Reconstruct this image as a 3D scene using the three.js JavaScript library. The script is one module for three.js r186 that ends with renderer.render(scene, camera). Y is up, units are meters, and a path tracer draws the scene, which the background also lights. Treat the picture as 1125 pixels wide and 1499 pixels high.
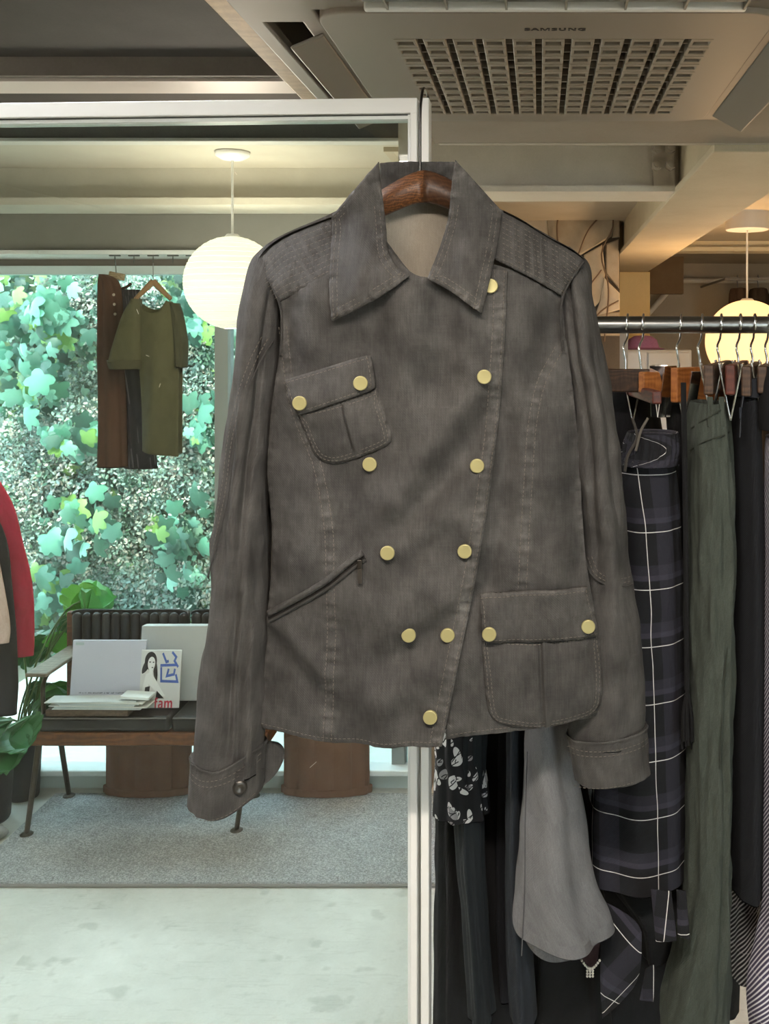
import * as THREE from 'three';
import { RoundedBoxGeometry } from 'three/addons/geometries/RoundedBoxGeometry.js';
import { mergeGeometries } from 'three/addons/utils/BufferGeometryUtils.js';
import { RectAreaLightUniformsLib } from 'three/addons/lights/RectAreaLightUniformsLib.js';
import { TextGeometry } from 'three/addons/geometries/TextGeometry.js';
import { FontLoader } from 'three/addons/loaders/FontLoader.js';

// ---------- camera, sky, sun, exposure ----------
const F = 1400, CX = 790, CY = 500, EYE = 1.9;          // focal length and lens centre in pixels of the 1125 x 1499 frame; eye height
const scene = new THREE.Scene();
const camera = new THREE.PerspectiveCamera(2 * Math.atan(999 / F) * 180 / Math.PI, 1580 / 1998, 0.05, 200);
camera.position.set(0, EYE, 0);
camera.setViewOffset(1580, 1998, 0, 499, 1125, 1499);    // a level camera with a shifted lens: verticals stay vertical
camera.updateProjectionMatrix();
const renderer = new THREE.WebGLRenderer({ antialias: true });
renderer.toneMapping = THREE.LinearToneMapping;
renderer.toneMappingExposure = 1.2;
renderer.shadowMap.enabled = true;
RectAreaLightUniformsLib.init();
scene.background = new THREE.Color().setRGB(9.5, 10.0, 11.2); // even overcast sky
const sun = new THREE.DirectionalLight(0xfff1d8, 16.0);
sun.position.set(1.2, 9, -0.5); sun.target.position.set(-2.2, 0.5, -6);
sun.castShadow = true; sun.shadow.radius = 6;
sun.shadow.camera.left = -9; sun.shadow.camera.right = 9; sun.shadow.camera.top = 9; sun.shadow.camera.bottom = -9; sun.shadow.camera.far = 40;
scene.add(sun, sun.target);
const batten = new THREE.RectAreaLight(0xfff3e6, 190, 0.72, 0.05);   // the ceiling batten above the camera, its fitting is built with the lamps
batten.position.set(-0.08, EYE + 0.436, -0.32); batten.lookAt(-0.08, 0, -0.32); scene.add(batten);

// ---------- helpers ----------
let seed = 7;
const rnd = () => { seed = (seed * 1664525 + 1013904223) >>> 0; return seed / 4294967296; };
const rr = (a, b) => a + (b - a) * rnd();
const at = (px, py, Z) => new THREE.Vector3((px - CX) * Z / F, EYE + (CY - py) * Z / F, -Z);
const X = (px, Z) => (px - CX) * Z / F, Y = (py, Z) => EYE + (CY - py) * Z / F;
const cl = (v, a = 0, b = 1) => Math.max(a, Math.min(b, v));
const ss = (a, b, v) => { const t = cl((v - a) / (b - a)); return t * t * (3 - 2 * t); };
const lerp = (a, b, t) => a + (b - a) * t;
function hash(x, y, s = 0) { let h = Math.imul(x | 0, 374761393) + Math.imul(y | 0, 668265263) + Math.imul(s | 0, 1442695041); h = Math.imul(h ^ (h >>> 13), 1274126177); return ((h ^ (h >>> 16)) >>> 0) / 4294967296; }
function vn(x, y, s = 0, p = 0) {                           // value noise, periodic in p cells when p > 0
  const xi = Math.floor(x), yi = Math.floor(y), fx = x - xi, fy = y - yi, w = (i) => (p ? ((i % p) + p) % p : i);
  const u = fx * fx * (3 - 2 * fx), v = fy * fy * (3 - 2 * fy);
  return lerp(lerp(hash(w(xi), w(yi), s), hash(w(xi + 1), w(yi), s), u), lerp(hash(w(xi), w(yi + 1), s), hash(w(xi + 1), w(yi + 1), s), u), v);
}
function fbm(x, y, s = 0, o = 3, p = 0) { let a = 0, k = 0.5, n = 0; for (let i = 0; i < o; i++) { a += k * vn(x, y, s + i, p); n += k; x *= 2; y *= 2; p *= 2; k *= 0.5; } return a / n; }

const names = new Map(), origin = new WeakMap();
const numbered = (n) => { const k = names.get(n) || 0; names.set(n, k + 1); return k ? n + '_' + String(k).padStart(3, '0') : n; };
function tag(o, label, category, group) { o.userData.label = label; o.userData.category = category; if (group) o.userData.group = group; return o; }
function thing(name, label, category, pos = [0, 0, 0], group) {
  const o = new THREE.Group(); o.name = numbered(name); scene.add(o);
  if (pos.isVector3) o.position.copy(pos); else o.position.set(...pos);
  origin.set(o, o.position.clone());
  return tag(o, label, category, group);
}
// a named mesh; geometry is given in world metres and moved into its thing's frame
function add(name, geo, mat, parent, label) {
  if (Array.isArray(geo)) geo = geo.length > 1 ? mergeGeometries(geo.map((g) => { g = g.index ? g.toNonIndexed() : g; for (const k of Object.keys(g.attributes)) if (!['position', 'normal', 'uv'].includes(k)) g.deleteAttribute(k); return g; })) : geo[0];
  const m = new THREE.Mesh(geo, mat); m.castShadow = m.receiveShadow = true;
  const org = parent && origin.get(parent);
  if (org) { geo.translate(-org.x, -org.y, -org.z); origin.set(m, org); }
  m.name = parent ? name : numbered(name);
  (parent || scene).add(m);
  if (label) m.userData.label = label;
  return m;
}
function struct(name, geo, mat, parent) { const m = add(name, geo, mat, parent); m.userData.kind = 'structure'; return m; }
const box = (x0, x1, y0, y1, z0, z1) => { const g = new THREE.BoxGeometry(Math.abs(x1 - x0), Math.abs(y1 - y0), Math.abs(z1 - z0)); g.translate((x0 + x1) / 2, (y0 + y1) / 2, (z0 + z1) / 2); return uvBox(g); };
function uvBox(g) {                                        // uv in metres, by the face's direction
  const p = g.attributes.position, n = g.attributes.normal, uv = new Float32Array(p.count * 2);
  for (let i = 0; i < p.count; i++) {
    const ax = Math.abs(n.getX(i)), ay = Math.abs(n.getY(i)), az = Math.abs(n.getZ(i)), x = p.getX(i), y = p.getY(i), z = p.getZ(i);
    const [u, v] = ax > ay && ax > az ? [z, y] : ay > az ? [x, z] : [x, y]; uv[2 * i] = u; uv[2 * i + 1] = v;
  }
  g.setAttribute('uv', new THREE.BufferAttribute(uv, 2)); return g;
}
const rbox = (x0, x1, y0, y1, z0, z1, r = 0.005, seg = 2) => { const w = Math.abs(x1 - x0), h = Math.abs(y1 - y0), d = Math.abs(z1 - z0); const g = new RoundedBoxGeometry(w, h, d, seg, Math.min(r, w / 2.01, h / 2.01, d / 2.01)); g.translate((x0 + x1) / 2, (y0 + y1) / 2, (z0 + z1) / 2); return uvBox(g); };
const V = (x, y, z) => new THREE.Vector3(x, y, z);
const tube = (pts, r, n = 24, rs = 8, closed = false) => new THREE.TubeGeometry(new THREE.CatmullRomCurve3(pts, closed, 'centripetal'), n, r, rs, closed);
function rod(a, b, r, seg = 12, r2 = r) { const d = b.clone().sub(a), g = new THREE.CylinderGeometry(r2, r, d.length(), seg); g.applyQuaternion(new THREE.Quaternion().setFromUnitVectors(V(0, 1, 0), d.clone().normalize())); g.translate((a.x + b.x) / 2, (a.y + b.y) / 2, (a.z + b.z) / 2); return g; }
function lathe(pts, c, seg = 32) { const g = new THREE.LatheGeometry(pts.map(([r, y]) => new THREE.Vector2(r, y)), seg); g.translate(c.x, c.y, c.z); return g; }

// ---------- textures ----------
function tex(w, h, fn, srgb = true) {
  const d = new Uint8Array(w * h * 4);
  for (let y = 0; y < h; y++) for (let x = 0; x < w; x++) { const c = fn(x, y), i = 4 * (y * w + x); if (c.length) { d[i] = cl(c[0], 0, 255); d[i + 1] = cl(c[1], 0, 255); d[i + 2] = cl(c[2], 0, 255); } else d[i] = d[i + 1] = d[i + 2] = cl(c, 0, 255); d[i + 3] = 255; }
  const t = new THREE.DataTexture(d, w, h); t.wrapS = t.wrapT = THREE.RepeatWrapping; t.magFilter = THREE.LinearFilter; t.minFilter = THREE.LinearMipmapLinearFilter; t.generateMipmaps = true;
  if (srgb) t.colorSpace = THREE.SRGBColorSpace; t.needsUpdate = true; return t;
}
const every = (t, mx, my = mx) => { t.repeat.set(1 / mx, 1 / my); return t; };  // one tile is mx by my metres
function canvasTex(w, h, draw) { const c = document.createElement('canvas'); c.width = w; c.height = h; draw(c.getContext('2d'), w, h); const t = new THREE.CanvasTexture(c); t.colorSpace = THREE.SRGBColorSpace; t.wrapS = t.wrapT = THREE.RepeatWrapping; return t; }
const hex = (s) => [parseInt(s.slice(1, 3), 16), parseInt(s.slice(3, 5), 16), parseInt(s.slice(5, 7), 16)];
const M = (color, roughness = 0.6, o = {}) => new THREE.MeshStandardMaterial({ color, roughness, ...o });
const MP = (color, roughness = 0.6, o = {}) => new THREE.MeshPhysicalMaterial({ color, roughness, ...o });
function mottled(color, amt, scale, o = {}) {               // paint, plaster, concrete: even colour with patches and fine grain
  const c = hex(color), t = every(tex(256, 256, (x, y) => { const n = (fbm(x / 32, y / 32, 3, 4, 8) - 0.5) * 2 * amt + (hash(x, y, 9) - 0.5) * amt * 0.6; return c.map((v) => v + n * 255); }), scale);
  return new THREE.MeshStandardMaterial({ map: t, roughness: 0.75, ...o });
}
const weaveBump = every(tex(64, 64, (x, y) => 128 + 70 * Math.sin((x + y) * Math.PI / 8) + (hash(x, y, 4) - 0.5) * 90, false), 0.012);
function cloth(color, amt = 0.05, o = {}) {
  const c = hex(color), t = every(tex(256, 256, (x, y) => { const n = (fbm(x / 24, y / 48, 5, 3, 8) - 0.5) * amt * 1.4 + (hash(x, y, 2) - 0.5) * amt + (hash(x, y >> 4, 8) - 0.5) * amt * 0.7; return c.map((v) => v + n * 255); }), 0.16);
  return new THREE.MeshPhysicalMaterial({ map: t, roughness: 0.92, sheen: 0.25, sheenRoughness: 0.6, sheenColor: new THREE.Color(color), bumpMap: weaveBump, bumpScale: 0.0003, side: THREE.DoubleSide, ...o });
}
function wood(color, dark, scale = 0.3, o = {}) {
  const a = hex(color), b = hex(dark), t = every(tex(256, 256, (x, y) => { const g = fbm(x / 4, y / 64, 6, 3, 64), k = Math.sin((y / 256 * 6 + fbm(x / 64, y / 64, 2, 3, 4) * 3) * Math.PI * 2) * 0.5 + 0.5, m = cl(0.55 * k + 0.75 * g - 0.2); return a.map((v, i) => lerp(v, b[i], m) + (hash(x, y, 1) - 0.5) * 12); }), scale, scale * 0.4);
  return new THREE.MeshStandardMaterial({ map: t, roughness: 0.5, ...o });
}

// ---------- cloth builders ----------
function smooth(pts, n = 2) {                              // Chaikin; a point with a third value 1 stays a sharp corner
  for (let k = 0; k < n; k++) {
    const out = [];
    for (let i = 0; i < pts.length; i++) {
      const a = pts[(i + pts.length - 1) % pts.length], p = pts[i], b = pts[(i + 1) % pts.length];
      if (p[2]) out.push([p[0], p[1], 1]); else out.push([lerp(p[0], a[0], 0.25), lerp(p[1], a[1], 0.25)], [lerp(p[0], b[0], 0.25), lerp(p[1], b[1], 0.25)]);
    }
    pts = out;
  }
  return pts;
}
function curve(pts, n = 40) { const c = new THREE.CatmullRomCurve3(pts.map(([x, y]) => V(x, y, 0)), false, 'centripetal'); return c.getSpacedPoints(n).map((p) => [p.x, p.y]); }
function nearest(pts, x, y, closed) {                      // [distance, length along, nearest x, nearest y]
  let best = 1e18, al = 0, bx = 0, by = 0, acc = 0; const n = pts.length - (closed ? 0 : 1);
  for (let i = 0; i < n; i++) {
    const a = pts[i], b = pts[(i + 1) % pts.length], dx = b[0] - a[0], dy = b[1] - a[1], L2 = dx * dx + dy * dy || 1e-9;
    const t = cl(((x - a[0]) * dx + (y - a[1]) * dy) / L2), qx = a[0] + dx * t, qy = a[1] + dy * t, d = (x - qx) ** 2 + (y - qy) ** 2, L = Math.sqrt(L2);
    if (d < best) { best = d; al = acc + t * L; bx = qx; by = qy; } acc += L;
  }
  return [Math.sqrt(best), al, bx, by];
}
function inside(pts, x, y) { let c = false; for (let i = 0, j = pts.length - 1; i < pts.length; j = i++) { const a = pts[i], b = pts[j]; if ((a[1] > y) !== (b[1] > y) && x < (b[0] - a[0]) * (y - a[1]) / (b[1] - a[1]) + a[0]) c = !c; } return c; }
const ridge = (folds, x, y) => { let s = 0; for (const [pts, w, h] of folds) { const xs = pts.map((p) => p[0]), ys = pts.map((p) => p[1]); if (x < Math.min(...xs) - 3 * w || x > Math.max(...xs) + 3 * w || y < Math.min(...ys) - 3 * w || y > Math.max(...ys) + 3 * w) continue; const d = nearest(pts, x, y)[0] / w; s += h * Math.exp(-d * d); } return s; };
// stitched seam: two grooves with puckered cloth between them
function seamRelief(seams, x, y) {
  let z = 0, wear = 0;
  for (const s of seams) {
    const b = s.box || (s.box = s.pts.reduce((q, p) => [Math.min(q[0], p[0]), Math.max(q[1], p[0]), Math.min(q[2], p[1]), Math.max(q[3], p[1])], [1e9, -1e9, 1e9, -1e9])), R = s.off + 14;
    if (x < b[0] - R || x > b[1] + R || y < b[2] - R || y > b[3] + R) continue;
    const [d, al] = nearest(s.pts, x, y); if (d > R) continue;
    const g = Math.exp(-(((d - s.off) / 1.7) ** 2)), band = Math.exp(-((d / (s.off + 4)) ** 2)), pk = Math.sin(al / (s.wave || 3.4) + 3 * vn(al / 14, 1, 7)) * (0.5 + vn(al / 9, 4, 3));
    z += -0.0007 * g + (s.pucker ?? 0.0011) * band * pk + 0.0006 * band; wear += band * (0.35 + 0.65 * Math.max(0, pk));
  }
  return [z, wear];
}
// a sheet of cloth cut to an outline (pixels at distance Z), with depth relief d(px,py) in metres, rolled edges and thickness
function panel({ out, Z, d, step = 3, thick = 0.0016, roll = 0.0022, rollPx = 5, seams = [], edge = [], wear = 0.6, sm = 2, folds = [], uvTurn = 0 }) {
  const o = sm ? smooth(out, sm) : out; let x0 = 1e9, x1 = -1e9, y0 = 1e9, y1 = -1e9;
  for (const p of o) { x0 = Math.min(x0, p[0]); x1 = Math.max(x1, p[0]); y0 = Math.min(y0, p[1]); y1 = Math.max(y1, p[1]); }
  const nx = Math.ceil((x1 - x0) / step) + 3, ny = Math.ceil((y1 - y0) / step) + 3, idx = new Int32Array(nx * ny).fill(-1), P = [], C = [], k = Z / F;
  for (let j = 0; j < ny; j++) for (let i = 0; i < nx; i++) {
    let x = x0 + (i - 1) * step, y = y0 + (j - 1) * step; const [dist, al0, qx, qy] = nearest(o, x, y, true), ins = inside(o, x, y), sd = ins ? dist : -dist;
    if (sd < -0.75 * step) continue; let di = dist, al = al0;
    if (Math.abs(sd) < 0.75 * step) { x = qx; y = qy; di = 0; }
    let z = d(x, y) + ridge(folds, x, y), w = 0;
    const [sz, sw] = seamRelief(seams, x, y); z += sz; w += sw;
    const t = cl(di / rollPx); z -= roll * (1 - Math.sqrt(1 - (1 - t) * (1 - t)));
    for (const e of edge) { const g = Math.exp(-(((di - e) / 1.7) ** 2)), band = Math.exp(-(((di - e * 0.5) / (e * 0.6 + 2)) ** 2)), pk = Math.sin(al / 3.4 + 3 * vn(al / 14, 2, 5)) * (0.4 + vn(al / 9, 3, 5)); z += -0.0006 * g + 0.0009 * band * pk; w += 0.5 * band * (0.3 + 0.7 * Math.max(0, pk)); }
    w += 1.1 * Math.exp(-((di / 1.8) ** 2)) * vn(al / 5, 7, 2);
    idx[j * nx + i] = P.length / 3; P.push((x - CX) * k, EYE + (CY - y) * k, -Z + z);
    const c = 1 + wear * w * (0.5 + hash(Math.round(x * 2), Math.round(y * 2), 3)); C.push(c, c, c);
  }
  const I = [], n = P.length / 3; const tri = (a, b, c) => { if (a < 0 || b < 0 || c < 0) return; const mx = (P[3 * a] + P[3 * b] + P[3 * c]) / 3 / k + CX, my = CY - ((P[3 * a + 1] + P[3 * b + 1] + P[3 * c + 1]) / 3 - EYE) / k; if (inside(o, mx, my)) I.push(a, b, c); };
  for (let j = 0; j < ny - 1; j++) for (let i = 0; i < nx - 1; i++) { const a = idx[j * nx + i], b = idx[j * nx + i + 1], c = idx[(j + 1) * nx + i], e = idx[(j + 1) * nx + i + 1]; if (b < 0 || c < 0) { tri(a, c, e); tri(a, e, b); } else { tri(a, c, b); tri(b, c, e); } }
  const edges = new Map(); for (let i = 0; i < I.length; i += 3) for (let q = 0; q < 3; q++) { const a = I[i + q], b = I[i + (q + 1) % 3], key = a < b ? a * n + b : b * n + a; edges.set(key, edges.has(key) ? null : [a, b]); }
  const m = I.length; for (let i = 0; i < n; i++) { P.push(P[3 * i], P[3 * i + 1], P[3 * i + 2] - thick); C.push(C[3 * i], C[3 * i], C[3 * i]); }
  for (let i = 0; i < m; i += 3) I.push(I[i] + n, I[i + 2] + n, I[i + 1] + n);
  for (const e of edges.values()) if (e) I.push(e[1], e[0], e[0] + n, e[1], e[0] + n, e[1] + n);
  const g = new THREE.BufferGeometry(); g.setAttribute('position', new THREE.Float32BufferAttribute(P, 3)); g.setAttribute('color', new THREE.Float32BufferAttribute(C, 3));
  const uv = [], cs = Math.cos(uvTurn), sn = Math.sin(uvTurn); for (let i = 0; i < 2 * n; i++) uv.push(P[3 * i] * cs - P[3 * i + 1] * sn, P[3 * i] * sn + P[3 * i + 1] * cs); g.setAttribute('uv', new THREE.Float32BufferAttribute(uv, 2));
  g.setIndex(I); g.computeVertexNormals(); return g;
}
// thread dashes along polylines lying on a relief
function stitches(lines, Z, d, len = 4.0, gap = 2.4, w = 0.9) {
  const P = [], k = Z / F;
  for (const L of lines) {
    let acc = 0, next = 0;
    for (let i = 0; i < L.length - 1; i++) {
      const a = L[i], b = L[i + 1], s = Math.hypot(b[0] - a[0], b[1] - a[1]), tx = (b[0] - a[0]) / s, ty = (b[1] - a[1]) / s;
      while (next < acc + s) {
        const t = next - acc, x = a[0] + tx * t, y = a[1] + ty * t, q = [[-len / 2, -w / 2], [len / 2, -w / 2], [len / 2, w / 2], [-len / 2, w / 2]].map(([u, v]) => { const X_ = x + tx * u - ty * v, Y_ = y + ty * u + tx * v; return [(X_ - CX) * k, EYE + (CY - Y_) * k, -Z + d(X_, Y_) + 0.0002]; });
        const c = [0, 1, 2].map((e) => (q[0][e] + q[1][e] + q[2][e] + q[3][e]) / 4); c[2] += 0.0005;
        for (let e = 0; e < 4; e++) P.push(...q[e], ...q[(e + 1) % 4], ...c);
        next += len + gap;
      }
      acc += s;
    }
  }
  const g = new THREE.BufferGeometry(); g.setAttribute('position', new THREE.Float32BufferAttribute(P, 3)); g.computeVertexNormals(); return g;
}
const inset = (pts, e, closed = true) => { const n = pts.length, out = []; let A = 0; for (let i = 0; i < n; i++) { const a = pts[i], b = pts[(i + 1) % n]; A += a[0] * b[1] - b[0] * a[1]; } const sg = closed ? Math.sign(A) : 1; for (let i = 0; i < n; i++) { const a = pts[closed ? (i + n - 1) % n : Math.max(0, i - 1)], b = pts[closed ? (i + 1) % n : Math.min(n - 1, i + 1)], tx = b[0] - a[0], ty = b[1] - a[1], L = Math.hypot(tx, ty) || 1; out.push([pts[i][0] - ty / L * e * sg, pts[i][1] + tx / L * e * sg]); } if (closed) out.push(out[0]); return out; };
// a closed garment: rows [py, left px, right px, depth of its middle, half depth]; push(theta, t, py) in metres moves the cloth outward
function garment({ rows, Z, nU = 64, nV = 90, push = () => 0, pow = 1, hem = 0, wear = 0 }) {
  const k = Z / F, P = [], UV = [], I = [], C = [], R = (c, t) => { const f = t * (rows.length - 1), i = Math.min(rows.length - 2, Math.floor(f)), u = f - i, p = (j) => rows[cl(j, 0, rows.length - 1)][c]; const a = p(i - 1), b = p(i), q = p(i + 1), e = p(i + 2); return b + 0.5 * u * (q - a + u * (2 * a - 5 * b + 4 * q - e + u * (3 * (b - q) + e - a))); };
  for (let j = 0; j <= nV; j++) {
    const t = j / nV, y = R(0, t), xl = R(1, t), xr = R(2, t), dc = R(3, t), dh = R(4, t), hw = (xr - xl) / 2 * k, xc = ((xl + xr) / 2 - CX) * k; let arc = 0, lx = 0, lz = 0;
    for (let i = 0; i <= nU; i++) {
      const th = i / nU * Math.PI * 2 + Math.PI * 1.5, co = Math.cos(th), si = Math.sin(th), pw = (v) => Math.sign(v) * Math.abs(v) ** pow, f = push(th, t, y) - (hem && j === nV ? hem : 0);
      const x = xc + hw * pw(co) + co * f, z = dc + dh * pw(si) + si * f;
      if (i) arc += Math.hypot(x - lx, z - lz); lx = x; lz = z;
      P.push(x, EYE + (CY - y) * k, -Z + z); UV.push(arc, -y * k); const c = 1 + wear * (vn(arc * 60, y / 8, 3) - 0.5); C.push(c, c, c);
      if (i < nU && j < nV) { const a = j * (nU + 1) + i, b = a + 1, e = a + nU + 1; I.push(a, b, e, b, e + 1, e); }
    }
  }
  const rim = P.length / 3;                                  // the hem turns inward and the inside is closed a little above it
  for (let i = 0; i <= nU; i++) { const a = (nV * (nU + 1) + i) * 3, m = nV * (nU + 1), cx = (P[3 * m] + P[3 * (m + nU / 2)]) / 2, cz = (P[3 * m + 2] + P[3 * (m + nU / 2) + 2]) / 2; P.push(lerp(P[a], cx, 0.06), P[a + 1] + 0.012, lerp(P[a + 2], cz, 0.06)); UV.push(0, 0); C.push(1, 1, 1); if (i < nU) { const b = nV * (nU + 1) + i, e = rim + i; I.push(b, b + 1, e, b + 1, e + 1, e); } }
  for (const [row, dy] of [[rim, 0.01], [0, -0.03]]) { const c = P.length / 3; let sx = 0, sy = 0, sz = 0; for (let i = 0; i < nU; i++) { sx += P[3 * (row + i)]; sy += P[3 * (row + i) + 1]; sz += P[3 * (row + i) + 2]; } P.push(sx / nU, sy / nU + dy, sz / nU); UV.push(0, 0); C.push(1, 1, 1); for (let i = 0; i < nU; i++) I.push(row + i, row + i + 1, c); }
  const g = new THREE.BufferGeometry(); g.setAttribute('position', new THREE.Float32BufferAttribute(P, 3)); g.setAttribute('uv', new THREE.Float32BufferAttribute(UV, 2)); g.setAttribute('color', new THREE.Float32BufferAttribute(C, 3)); g.setIndex(I); g.computeVertexNormals(); return g;
}
const pleats = (n, a, ph = 0, drift = 0) => (th, t, y) => a * ss(0, 0.25, t) * (Math.sin(n * th + ph + drift * t) * 0.6 + Math.sin((n * 1.7) * th + ph * 2 + 2 * t) * 0.4) + a * 0.5 * (vn(th * 3, y / 40, 11) - 0.5);

// ---------- materials of the place ----------
const cream = mottled('#d9d5c8', 0.03, 1.3, { roughness: 0.6 });
const greige = mottled('#8f8c83', 0.03, 1.1, { roughness: 0.7 });
const darkPaint = mottled('#3d3832', 0.03, 0.9, { roughness: 0.8 });
const taupe = mottled('#736b63', 0.03, 1.2, { roughness: 0.7 });
const whiteMetal = M('#ecebe6', 0.35);
const steel = M('#9a9a98', 0.28, { metalness: 1 });
const chrome = M('#d8d8d8', 0.14, { metalness: 1 });
const blackMetal = M('#2a2622', 0.45, { metalness: 0.6 });
const brass = M('#b3aa78', 0.4, { metalness: 0.45 });
const tintGlass = MP('#e6f3f4', 0.0, { transmission: 1, thickness: 0, ior: 1.45, side: THREE.DoubleSide });
const clearGlass = MP('#f4faf8', 0.0, { transmission: 1, thickness: 0, ior: 1.5, side: THREE.DoubleSide });
const floorMat = (() => {
  const c = tex(512, 512, (x, y) => {
    const a = fbm(x / 64, y / 64, 21, 5, 8), s = fbm(x / 16, y / 16, 31, 4, 32), st = ss(0.62, 0.74, fbm(x / 40, y / 28, 41, 4, 0) * 0.6 + s * 0.4), sc = Math.abs(fbm(x / 90, y / 9, 51, 3, 0) - 0.5) < 0.012 ? 8 : 0;
    const n = (a - 0.5) * 26 + (s - 0.5) * 16 + (hash(x, y, 3) - 0.5) * 7 - st * 22 - sc; return [205 + n, 203 + n, 194 + n * 1.05];
  });
  return M('#ffffff', 0.42, { map: every(c, 1.6) });
})();
const rugMat = (() => {
  const c = tex(512, 512, (x, y) => { const n = (hash(x, y, 3) - 0.5) * 60 + (fbm(x / 4, y / 4, 4, 2) - 0.5) * 90 + (fbm(x / 50, y / 50, 6, 3, 0) - 0.5) * 18; return [166 + n, 167 + n, 167 + n]; });
  const b = tex(256, 256, (x, y) => 128 + (hash(x, y, 5) - 0.5) * 200, false);
  return M('#ffffff', 0.97, { map: every(c, 0.5), bumpMap: every(b, 0.3), bumpScale: 0.004 });
})();

// ---------- the shell ----------
const xL = -2.75, xR = 2.75, zF = 2.6, zW = -4.1, zB = -7.6, hC = EYE + 0.72, xD = -0.46;
struct('floor', box(xL - 0.15, xR + 0.15, -0.12, 0, zF + 0.15, zB - 0.15), floorMat);
{
  const s = [-2.65, -0.6, -0.85, -1.96];                     // opening of the skylight over the left bay
  struct('ceiling', [box(xL - 0.15, xR + 0.15, hC, hC + 0.15, zF + 1.7, s[2]), box(xL - 0.15, xR + 0.15, hC, hC + 0.15, s[3], -4.3), box(xL - 0.15, s[0], hC, hC + 0.15, s[2], s[3]), box(s[1], xR + 0.15, hC, hC + 0.15, s[2], s[3])], darkPaint);
  const w = struct('window_skylight', [box(s[0], s[1], hC + 0.1, hC + 0.2, s[2], s[2] - 0.04), box(s[0], s[1], hC + 0.1, hC + 0.2, s[3] + 0.04, s[3]), box(s[0], s[0] + 0.04, hC + 0.1, hC + 0.2, s[2] - 0.04, s[3] + 0.04), box(s[1] - 0.04, s[1], hC + 0.1, hC + 0.2, s[2] - 0.04, s[3] + 0.04)], whiteMetal);
  add('pane', box(s[0] + 0.04, s[1] - 0.04, hC + 0.15, hC + 0.156, s[2] - 0.04, s[3] + 0.04), MP('#ffffff', 0.9, { transmission: 0.75, thickness: 0, side: THREE.DoubleSide }), w, 'milky skylight pane');
}
struct('ceiling', box(xD - 0.05, xR + 0.15, EYE + 0.62, EYE + 0.80, -3.12, zB - 0.15), mottled('#b5aa95', 0.03, 1.2));
struct('wall_left', box(xL - 0.15, xL, 0, hC, zF + 0.15, zW - 0.1), cream);
struct('wall_right', box(xR, xR + 0.15, 0, hC, zF + 0.15, zB - 0.15), cream);
struct('wall_back', box(xD - 0.05, xR, 0, hC, zB - 0.15, zB), mottled('#b9ad97', 0.03, 1.1));
struct('wall_divider', box(xD - 0.05, xD, 0, hC, -4.05, zB), greige);
// the shop front behind the camera: piers, sill wall and lintel round a tall pane
struct('wall_front', [box(xL, xR, 0, 0.25, zF, zF + 0.15), box(xL, xR, 2.5, hC, zF, zF + 0.15), box(xL, 1.31, 0.25, 2.5, zF, zF + 0.15), box(2.45, xR, 0.25, 2.5, zF, zF + 0.15)], cream);
for (const [a, b] of [[1.31, 2.45]]) {
  const w = struct('window_front', [box(a, b, 0.25, 0.3, zF + 0.04, zF + 0.1), box(a, b, 2.45, 2.5, zF + 0.04, zF + 0.1), box(a, a + 0.05, 0.3, 2.45, zF + 0.04, zF + 0.1), box(b - 0.05, b, 0.3, 2.45, zF + 0.04, zF + 0.1)], whiteMetal);
  add('pane', box(a + 0.05, b - 0.05, 0.3, 2.45, zF + 0.066, zF + 0.072), clearGlass, w);
}
// window wall at the back of the left bay
const wTop = EYE + 0.322;
struct('wall_window', box(xL, xD, wTop, hC + 0.1, zW, zW - 0.18), taupe);
const win = struct('window_garden', [box(xL, xD - 0.05, 0, 0.075, zW + 0.03, zW - 0.05), box(xL, xD - 0.05, wTop - 0.035, wTop, zW + 0.03, zW - 0.05)], M('#c9d3d1', 0.4));
for (const px of [-130, 327, 584]) { const x = X(px, 4.1); add('mullion', box(x - 0.028, x + 0.028, 0.075, wTop - 0.035, zW + 0.03, zW - 0.05), M('#8b908e', 0.5), win); }
add('mullion', box(xD - 0.1, xD - 0.05, 0.075, wTop - 0.035, zW + 0.03, zW - 0.05), M('#8b908e', 0.5), win);
{ const xs = [xL, X(-130, 4.1), X(327, 4.1), X(584, 4.1), xD - 0.07]; for (let i = 0; i < 4; i++) add('pane', box(xs[i], xs[i + 1], 0.07, wTop - 0.03, zW - 0.006, zW - 0.012), tintGlass, win); }
add('window_stool', rbox(xL, xD - 0.05, 0.075, 0.1, zW + 0.09, zW + 0.0, 0.006), M('#e6eae8', 0.4), win);
// stepped soffits above the window
struct('soffit', box(xL, xD, EYE + 0.368, EYE + 0.62, -3.9, zW), greige);
struct('trim_1', rbox(xL, xD, EYE + 0.352, EYE + 0.37, -3.86, zW, 0.004), whiteMetal);
struct('beam', [box(xL, xD, EYE + 0.5175, EYE + 0.7, -3.5, -3.62), box(xL, xD, EYE + 0.492, EYE + 0.5175, -3.44, -3.68)], mottled('#b9b3a5', 0.03, 1.0));
struct('soffit', [box(xL, xD + 0.1, EYE + 0.635, EYE + 0.66, -3.03, -3.62)], mottled('#b5ae9f', 0.03, 1.0));
struct('fascia', box(xL, xD + 0.1, EYE + 0.632, hC, -3.02, -3.032), mottled('#6c6b66', 0.04, 0.7));
struct('trim_2', rbox(xL, xD + 0.1, EYE + 0.628, EYE + 0.64, -3.0, -3.06, 0.003), M('#b9b8b2', 0.5));
// the beam across the dark ceiling above the glass door
struct('beam', [box(xL, -0.44, EYE + 0.672, hC, -2.417, -2.53)], taupe);
struct('trim_3', box(xL, -0.44, EYE + 0.664, EYE + 0.673, -2.44, -2.56), M('#bdb2aa', 0.45));
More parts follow.
